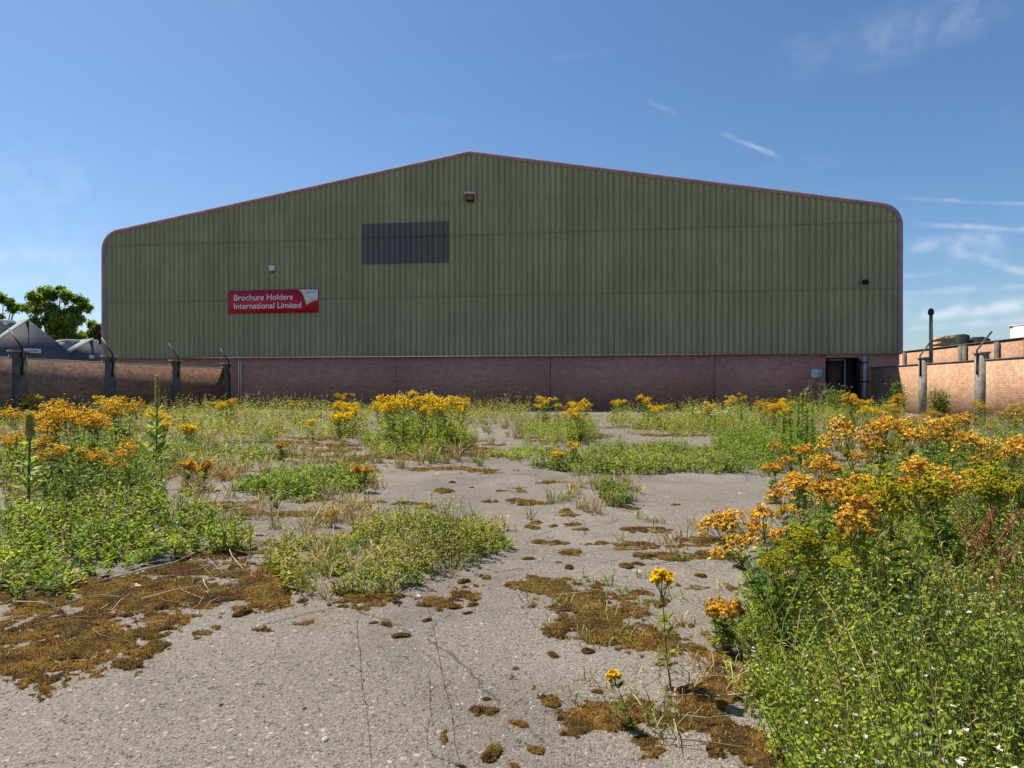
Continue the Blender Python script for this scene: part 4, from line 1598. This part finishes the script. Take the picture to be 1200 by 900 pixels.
# red-brown dock stems inside the bush at the right edge
for (px, py, h, lab) in [(1165, 800, .62, 'red brown seeding dock stalk at the right edge in front of the bush'), (1140, 770, .55, 'thin red brown dock stalk left of the taller one at the right edge')]:
    X, Y = gnd(px, py)
    o = empty('dock', (X, Y, 0), label=lab, cat='dock')
    m = MB()
    pts = [(0, 0, 0), (.02, .0, h * .4), (.03, .02, h * .75), (.0, .03, h)]
    m.tube(pts, [.006, .005, .004, .002], (.24, .09, .05), 5)
    n = 6
    A = np.array([[.02, .01, h * (.35 + .09 * q)] for q in range(n)])
    B = A + np.stack([rng.normal(0, .07, n), rng.normal(0, .07, n), rng.uniform(.10, .2, n)], 1)
    m.sticks(A, B, .003, .0015, np.array((.30, .14, .07)))
    m.build('stem', M['stem'], o)
    m = MB()
    k = 420
    i = rng.integers(0, n, k)
    P = A[i] + (B - A)[i] * rng.uniform(.1, 1, (k, 1)) + rng.normal(0, .008, (k, 3))
    m.leaves(P, rng.normal(0, 1, (k, 3)), .010, .008, pick(np.array([(.30, .08, .05), (.40, .17, .08), (.22, .07, .05)]), k), tilt=1)
    m.build('seeds', M['straw'], o)

# thin dry stalks close to the camera
for (px, py, h, dx, lab) in [(437, 905, .40, -.04, 'thin dry brown stalk standing near the bottom edge left of centre'), (545, 915, .44, -.10, 'thin dry brown stalk near the bottom edge right of the first one'),
                         (500, 880, .2, .02, 'short reddish dry sprig on the front asphalt')]:
    X, Y = gnd(px, py)
    o = empty('dry_stalk', (X, Y, 0), label=lab, cat='dry stalk')
    m = MB()
    A, B = [], []
    p = np.array([0, 0, 0.0])
    for q in range(9):
        nx = p + np.array([dx / 9 + random.gauss(0, .004), random.gauss(0, .004), h / 9])
        A.append(p)
        B.append(nx)
        if q > 1:
            A.append(nx)
            B.append(nx + np.array([random.gauss(0, .012), random.gauss(0, .012), .02]))
        p = nx
    m.sticks(A, B, .0010, .0007, np.array((.27, .19, .13)))
    m.build('stem', M['stem'], o)
    m = MB()
    B = np.array(B)
    B = np.repeat(B, 3, 0)
    m.leaves(B, rng.normal(0, 1, B.shape), .006, .004, np.array((.22, .12, .07)))
    m.build('seeds', M['straw'], o)

# ================================================================ moss
MOSS = [  # measured centre and half axes of the mats on the ground
    (120, 692, 130, 24), (235, 670, 95, 20), (40, 712, 90, 26), (330, 668, 50, 16), (270, 650, 60, 12), (70, 745, 130, 52), (160, 712, 130, 32), (230, 690, 100, 31), (20, 780, 70, 42), (300, 690, 50, 25), (90, 760, 70, 22), (10, 700, 60, 16),
    (545, 698, 26, 9), (500, 705, 30, 10), (430, 703, 70, 12), (590, 688, 40, 6), (640, 690, 60, 11), (690, 700, 60, 22), (715, 735, 55, 28), (760, 750, 45, 16), (740, 700, 60, 14),
    (810, 690, 65, 9), (770, 690, 30, 7), (600, 797, 18, 7), (612, 822, 22, 9), (640, 822, 24, 7), (625, 808, 8, 8), (560, 835, 22, 5), (520, 865, 5, 18),
    (690, 840, 45, 22), (740, 830, 50, 30), (800, 838, 60, 28), (860, 815, 45, 45), (880, 870, 60, 40), (760, 870, 40, 16), (920, 890, 60, 30), (858, 790, 20, 12),
    (640, 640, 70, 4), (700, 622, 80, 3), (760, 640, 80, 4), (830, 632, 60, 5), (650, 618, 30, 4), (800, 655, 60, 3), (880, 640, 60, 7),
    (600, 592, 40, 3), (530, 575, 26, 3), (620, 572, 40, 4), (500, 545, 80, 6), (430, 545, 60, 5), (390, 560, 40, 5), (460, 540, 120, 5), (380, 588, 60, 3), (460, 590, 40, 3),
    (230, 555, 90, 10), (250, 600, 60, 12), (330, 600, 60, 5), (370, 540, 60, 6), (300, 518, 140, 6), (380, 510, 60, 4), (200, 575, 40, 9), (420, 525, 60, 5), (1010, 620, 80, 10), (180, 640, 60, 8),
    (330, 632, 60, 5), (740, 545, 120, 4), (700, 598, 40, 4), (760, 597, 40, 3), (585, 525, 60, 3), (650, 515, 60, 3), (850, 505, 120, 4), (1000, 545, 60, 4), (1040, 500, 90, 3)]


_mr = random.Random(5)
_out = []
for (cx, cy, rx, ry) in MOSS:                # thin seams break up into short uneven pieces
    if ry <= 7 and rx > 25:
        for k in range(5):
            _out.append((cx + _mr.uniform(-1, 1) * rx, cy + _mr.gauss(0, 1) * ry * .9, rx * _mr.uniform(.2, .6), ry * _mr.uniform(.3, .75)))
    else:
        _out.append((cx, cy, rx, ry))
MOSS = _out


def moss_mask(X, Y):
    px, py = to_pix(X, Y)
    best = np.full(X.shape, -3.0)
    for (cx, cy, rx, ry) in MOSS:
        r2 = ((px - cx) / rx) ** 2 + ((py - cy) / ry) ** 2
        best = np.maximum(best, 1 - np.sqrt(r2))
    nz = (fbm(X * 3.2, Y * 3.2, 5, 5) - .5) * 1.9 + (fbm(X * 9, Y * 9, 15, 4) - .5) * 1.7 + (fbm(X * 34, Y * 34, 25, 2) - .5) * 1.1
    return best + nz - .16


def moss_sheet(x0, x1, y0, y1, step, hgt):
    nx, ny = int((x1 - x0) / step) + 1, int((y1 - y0) / step) + 1
    gx, gy = np.meshgrid(np.linspace(x0, x1, nx), np.linspace(y0, y1, ny))
    mk = moss_mask(gx, gy) - .22
    fine = fbm(gx * 26, gy * 26, 40, 3)
    lump = np.abs(fbm(gx * 9, gy * 9, 60, 3) - .5) * 4
    z = np.where(mk > 0, .0055 + hgt * np.clip(mk, 0, .8) ** .5 * (.15 + .9 * fine + .7 * np.clip(1 - lump, 0, 1)), -.003)
    ok = mk > 0
    fo = ok[:-1, :-1] | ok[1:, :-1] | ok[:-1, 1:] | ok[1:, 1:]
    idx = np.arange(nx * ny).reshape(ny, nx)
    Fc = np.stack([idx[:-1, :-1][fo], idx[:-1, 1:][fo], idx[1:, 1:][fo], idx[1:, :-1][fo]], 1)
    used = np.unique(Fc)
    rm = np.full(nx * ny, -1)
    rm[used] = np.arange(len(used))
    V = np.stack([gx.ravel(), gy.ravel(), z.ravel()], 1)[used]
    return V, rm[Fc]


m = MB()
V, Fc = moss_sheet(-3.6, 2.4, 1.5, 6.6, .0125, .017)
m.raw(V, Fc, (.1, .08, .02))
nearV = V
V, Fc = moss_sheet(-13, 10, 6.62, 24, .05, .012)
m.raw(V, Fc, (.1, .08, .02))
tag(m.build('moss', M['moss'], smooth=True), 'brown and rust coloured moss mats growing over the cracked asphalt', 'moss', kind='stuff')
m = MB()
tops = nearV[nearV[:, 2] > .006]
k = 70000
i = rng.integers(0, len(tops), k)
P = tops[i] + np.stack([rng.uniform(-.01, .01, k), rng.uniform(-.01, .01, k), np.full(k, -.003)], 1)
D = np.stack([rng.normal(0, .5, k), rng.normal(0, .5, k), np.ones(k)], 1)
MC = np.array([1.3, 1.22, 1.1]) * np.array([(.26, .145, .032), (.16, .09, .030), (.21, .155, .04), (.085, .055, .026), (.36, .22, .045), (.14, .11, .034), (.075, .05, .025), (.34, .24, .06)])
cl = fbm(P[:, 0] * 3, P[:, 1] * 3, 91, 3)
C = pick(MC, k, .2) * (.6 + .8 * cl)[:, None]
m.blades(P, D, rng.uniform(.005, .013, k), .0038, C, .6)
far = V[V[:, 2] > .004]
k = 30000
i = rng.integers(0, len(far), k)
P = far[i] + np.stack([rng.uniform(-.03, .03, k), rng.uniform(-.03, .03, k), np.full(k, -.003)], 1)
D = np.stack([rng.normal(0, .5, k), rng.normal(0, .5, k), np.ones(k)], 1)
m.blades(P, D, rng.uniform(.012, .035, k), .008, pick(MC, k, .2), .6)
tag(m.build('moss_tufts', M['moss_fuzz']), 'short upright moss shoots on the brown mats', 'moss', kind='stuff')


# ---- moss cushions and stones lying on the asphalt
def lump_kit(seed, fuzz=True, flat=.55):
    m = MB()
    nu, nv = 18, 9
    V, Fc = [], []
    for a in range(nv + 1):
        ph = a / nv * math.pi / 2 * 1.05
        for b_ in range(nu):
            t = 2 * math.pi * b_ / nu
            d = Vector((math.cos(t) * math.sin(ph), math.sin(t) * math.sin(ph), math.cos(ph)))
            r = 1 + .42 * mnoise.noise(d * 1.6 + Vector((seed * 7.1, 0, 0))) + .22 * mnoise.noise(d * 4.5 + Vector((0, seed * 3.3, 0)))
            V.append((d.x * r, d.y * r * .8, max(-.03, d.z * r * flat)))
    for a in range(nv):
        for b_ in range(nu):
            b2 = (b_ + 1) % nu
            Fc.append((a * nu + b_, (a + 1) * nu + b_, (a + 1) * nu + b2, a * nu + b2))
    m.raw(V, Fc, (.1, .07, .02))
    f = None
    if fuzz:
        f = MB()
        V = np.array(V)
        k = 900
        i = rng.integers(0, len(V), k)
        P = V[i] * rng.uniform(.93, 1.0, (k, 1)) + rng.normal(0, .06, (k, 3))
        P[:, 2] = np.maximum(P[:, 2], 0)
        D = V[i] + rng.normal(0, .35, (k, 3)) + [0, 0, .5]
        f.blades(P, D, rng.uniform(.07, .17, k), .06, pick(MC, k, .25) * .85, .5)
        f = f.mesh('moss_shoots', M['moss_fuzz'])
    return m.mesh('cushion', M['moss'], True), f


LK = [lump_kit(i) for i in range(5)]
CL = [(286, 720, 12), (85, 772, 12), (453, 733, 9), (470, 747, 9), (438, 731, 5), (501, 728, 6), (533, 713, 9), (554, 710, 7), (548, 720, 5), (543, 683, 8), (537, 698, 6), (619, 656, 6), (667, 666, 8),
      (734, 665, 10), (747, 662, 7), (688, 765, 9), (729, 718, 9), (608, 850, 11), (628, 881, 11), (577, 885, 15), (604, 785, 5), (570, 821, 5), (603, 900, 9), (648, 769, 8), (646, 825, 12), (818, 762, 10), (842, 752, 12),
      (821, 676, 8), (259, 828, 3), (357, 832, 3), (530, 566, 5), (553, 572, 3), (574, 531, 6), (810, 735, 6), (836, 706, 6), (560, 838, 7), (700, 690, 7), (780, 705, 7), (402, 712, 6), (355, 705, 7), (775, 780, 6), (790, 745, 6),
      (540, 900, 6), (700, 812, 7), (655, 660, 4), (515, 716, 6)]
CLG = {}
for i, (px, py, r) in enumerate(CL):
    reg = ('in the bottom edge trail' if py > 780 else 'beside the foreground bush' if px > 765 else 'around the central rust moss mat' if px > 590 and py > 640 else
           'before the front weed patch' if py > 640 else 'on the middle asphalt') if px > 380 or py > 780 else 'left of the front weed patch'
    if py > 780 and px < 400:
        reg = 'on the bare left foreground'
    CLG.setdefault(reg, []).append((px, i))
CLL = {}
for reg, q in CLG.items():
    q.sort()
    for k, (_, i) in enumerate(q):
        CLL[i] = nth(k, len(q), 'small brown moss cushion ' + reg)
for i, (px, py, r) in enumerate(CL):
    X, Y = gnd(px, py)
    zc = F * CAMH / (py - HZ)
    s = r * zc / F
    big = {0: 'dark moss clod lying alone on bare asphalt in the left foreground', 1: 'moss clod at the edge of the big left moss mat', 13: 'large dark moss lump beside the spindly ragwort, left of a twin',
           18: 'round rust green moss cushion near the bottom edge', 19: 'wide orange moss cushion near the bottom edge left of a round one', 26: 'moss cushion beside the lone orange ragwort head'}.get(i)
    o = empty('moss_clump', (X, Y, .004), random.uniform(0, 6), label=big or CLL[i], cat='moss clump', group=None if big else 'moss cushions on the asphalt')
    o.scale = (s * random.uniform(.9, 1.25), s * random.uniform(.65, 1.0), s * random.uniform(.45, .75))
    a, b = LK[i % 5]
    child('cushion', a, o)
    child('moss_shoots', b, o)


def stone(X, Y, s, mat, label, seed, name='stone', group=None, flat=.6, sy=1.0):
    me, _ = lump_kit(seed, False, flat)
    me.materials.clear()
    me.materials.append(mat)
    o = child(name, me, None)
    o.location = (X, Y, .004)
    o.scale = (s, s * sy, s)
    o.rotation_euler = (0, 0, random.uniform(0, 6))
    return tag(o, label, 'stone', group)


for i, (px, py, r, mat, lab) in enumerate([(190, 661, 15, 'stone_grey', 'long dark grey stone in the litter at the edge of the left weeds'), (244, 697, 5, 'stone_white', 'small white stone on the edge of the left moss mat'),
                                      (381, 869, 5, 'stone_white', 'pale pebble alone on the asphalt at the bottom left'), (160, 690, 13, 'stone_white', 'flat pale slab chip half buried in the left moss mat'),
                                      (30, 742, 9, 'stone_white', 'pale flat chip in the moss at the left edge'), (165, 671, 5, 'stone_white', 'pale pebble left of the dark grey stone'),
                                      (491, 701, 5, 'stone_white', 'white stone at the lower edge of the front weed patch')]):
    X, Y = gnd(px, py)
    zc = F * CAMH / (py - HZ)
    o = stone(X, Y, r * zc / F, M[mat], lab, i + 31, flat=.3 if 'flat' in lab else .6, sy=.55 if 'long' in lab else .9)
    if 'long' in lab:
        o.rotation_euler = (0, 0, .2)

# grit and crumbs
m = MB()
k = 5200
px = rng.uniform(-40, 1000, k)
py = 560 + 380 * rng.random(k) ** .9
pp = np.array([gnd(a, b) for a, b in zip(px, py)])
sz = rng.uniform(.002, .0065, k) * (1 + (rng.random(k) > .985) * .8)
P = np.stack([pp[:, 0], pp[:, 1], np.full(k, .004)], 1)
d = [np.array(q) for q in ((1, 0, 0), (-.5, .87, 0), (-.5, -.87, 0), (.1, .1, .8))]
V = np.stack([P + sz[:, None] * (q + rng.normal(0, .25, (k, 3)) * [1, 1, .3]) for q in d], 1).reshape(-1, 3)
i = np.arange(k)[:, None] * 4
Fc = np.concatenate([i + np.array([q]) for q in ((0, 1, 3), (1, 2, 3), (2, 0, 3))], 0)
m.raw(V, Fc, np.repeat(pick(np.array([(.30, .27, .24), (.20, .17, .15), (.33, .30, .27), (.12, .09, .07), (.24, .2, .17)]), k), 4, 0))
tag(m.build('gravel', M['stem']), 'loose grit scattered on the asphalt', 'gravel', kind='stuff')

# ---- grass: green and dry tufts as one mass
GZ = [  # polygon, tufts per m2, height, share dry, blades
    ([(0, 490), (270, 486), (620, 485), (700, 498), (560, 525), (300, 535), (0, 545)], 2.6, (.16, .44), .6, 26),
    ([(700, 494), (1200, 494), (1200, 540), (960, 545), (860, 515)], 5, (.15, .42), .55, 26),
    ([(150, 530), (440, 530), (440, 610), (330, 640), (200, 640)], 11, (.08, .28), .7, 20),
    ([(380, 590), (440, 580), (470, 620), (440, 660), (330, 660)], 16, (.10, .27), .8, 20),
    ([(300, 650), (600, 615), (595, 660), (470, 710), (320, 700)], 40, (.08, .24), .6, 16),
    ([(640, 575), (720, 560), (760, 580), (700, 605), (650, 600)], 26, (.08, .22), .85, 18),
    ([(620, 690), (760, 680), (800, 740), (740, 770), (650, 740)], 45, (.03, .10), .6, 12),
    ([(660, 790), (900, 760), (960, 900), (720, 900)], 50, (.04, .16), .8, 12),
    ([(930, 560), (1100, 555), (1150, 650), (920, 660)], 14, (.15, .40), .7, 22),
    ([(880, 700), (1200, 660), (1300, 900), (960, 950)], 22, (.25, .55), .75, 12),
    ([(40, 530), (200, 520), (250, 600), (120, 640), (0, 640)], 10, (.15, .42), .7, 22),
    ([(720, 610), (900, 600), (900, 660), (740, 660)], 14, (.04, .16), .8, 14),
    ([(430, 520), (560, 515), (570, 545), (430, 550)], 12, (.12, .34), .6, 24),
    ([(540, 600), (640, 600), (640, 690), (560, 690)], 3, (.08, .18), .6, 10),
]
m = MB()
tot = 0
for zi, (poly, dens, (h0, h1), dry, nb) in enumerate(GZ):
    X, Y, dn = scatter(poly, dens, 16, 900 + zi * 13, thin=.44)
    n = len(X)
    if not n:
        continue
    zc = -X * ST + Y * CT
    hh = rng.uniform(h0, h1, n)
    isd = rng.random(n) < dry
    for (sel, tab) in ((isd, DRY), (~isd, GREENS[[1, 2, 3, 5]])):
        x, y, h_, z_ = X[sel], Y[sel], hh[sel], zc[sel]
        k = len(x)
        if not k:
            continue
        idx = np.repeat(np.arange(k), nb)
        q = len(idx)
        tot += q
        P = np.stack([x[idx] + rng.normal(0, .03, q), y[idx] + rng.normal(0, .03, q), np.zeros(q)], 1)
        D = np.stack([rng.normal(0, .38, q), rng.normal(0, .38, q), np.ones(q)], 1)
        m.blades(P, D, h_[idx] * rng.uniform(.5, 1.2, q), np.clip(.0028 * z_[idx] ** .6, .002, .010), pick(tab, q, .15), rng.uniform(.3, 1.6, q))
print('grass blades', tot)
tag(m.build('grass', M['straw']), 'thin green and straw coloured grass growing from the cracks', 'grass', kind='stuff')

# ---- dead stems and straw litter lying about
m = MB()
LZ = [([(120, 580), (300, 570), (330, 640), (310, 690), (150, 690), (120, 640)], 60), ([(0, 690), (300, 655), (320, 700), (200, 740), (0, 800)], 90), ([(160, 505), (430, 500), (440, 560), (200, 570)], 7),
      ([(720, 780), (930, 770), (960, 900), (760, 900)], 70), ([(600, 600), (880, 600), (860, 700), (620, 760)], 16), ([(430, 540), (560, 535), (560, 600), (430, 600)], 8), ([(960, 560), (1100, 560), (1100, 640), (930, 660)], 14)]
for zi, (poly, dens) in enumerate(LZ):
    X, Y, dn = scatter(poly, dens, 12, 1500 + zi * 7, thin=.45)
    n = len(X)
    a = rng.uniform(0, 6.283, n)
    L = rng.uniform(.03, .16, n)
    z = rng.uniform(.012, .05, n)
    A = np.stack([X, Y, z], 1)
    B = A + np.stack([np.cos(a) * L, np.sin(a) * L, rng.normal(0, .012, n)], 1)
    B[:, 2] = np.maximum(B[:, 2], .01)
    b2 = a + rng.normal(0, .5, n)
    Cc = B + np.stack([np.cos(b2) * L, np.sin(b2) * L, rng.normal(-.004, .008, n)], 1)
    Cc[:, 2] = np.maximum(Cc[:, 2], .006)
    c = pick(np.array([(.42, .35, .24), (.50, .43, .32), (.30, .23, .15), (.20, .14, .09)]), n)
    r = rng.uniform(.0012, .0028, n)
    m.sticks(A, B, r, r * .9, c)
    m.sticks(B, Cc, r * .9, r * .4, c)
tag(m.build('litter', M['straw']), 'bleached dead stems and straw lying on the moss and asphalt', 'dead stems', kind='stuff')
for (pts, lab, r) in [([(110, 690), (160, 678), (205, 664), (252, 640)], 'long bleached dead branch lying in the litter beside the grey stone', .006), ([(265, 640), (272, 660), (285, 672), (262, 676), (244, 662)], 'looped bleached dead stem at the right of the litter', .003),
                      ([(15, 712), (45, 716), (64, 716)], 'short pale dead stick in the moss at the left edge', .004), ([(775, 675), (800, 684), (822, 688)], 'thin bleached twig on asphalt right of the spindly ragwort', .002)]:
    P3 = [gnd(px, py) for px, py in pts]
    c = P3[0]
    m = MB()
    m.tube([(p[0] - c[0], p[1] - c[1], .03 + .012 * math.sin(i * 1.7)) for i, p in enumerate(P3)], [r, r * .9, r * .8, r * .6, r * .5][:len(P3)], (.46, .40, .31), 5)
    o = m.build('dead_branch', M['straw'], loc=(c[0], c[1], 0))
    tag(o, lab, 'branch')
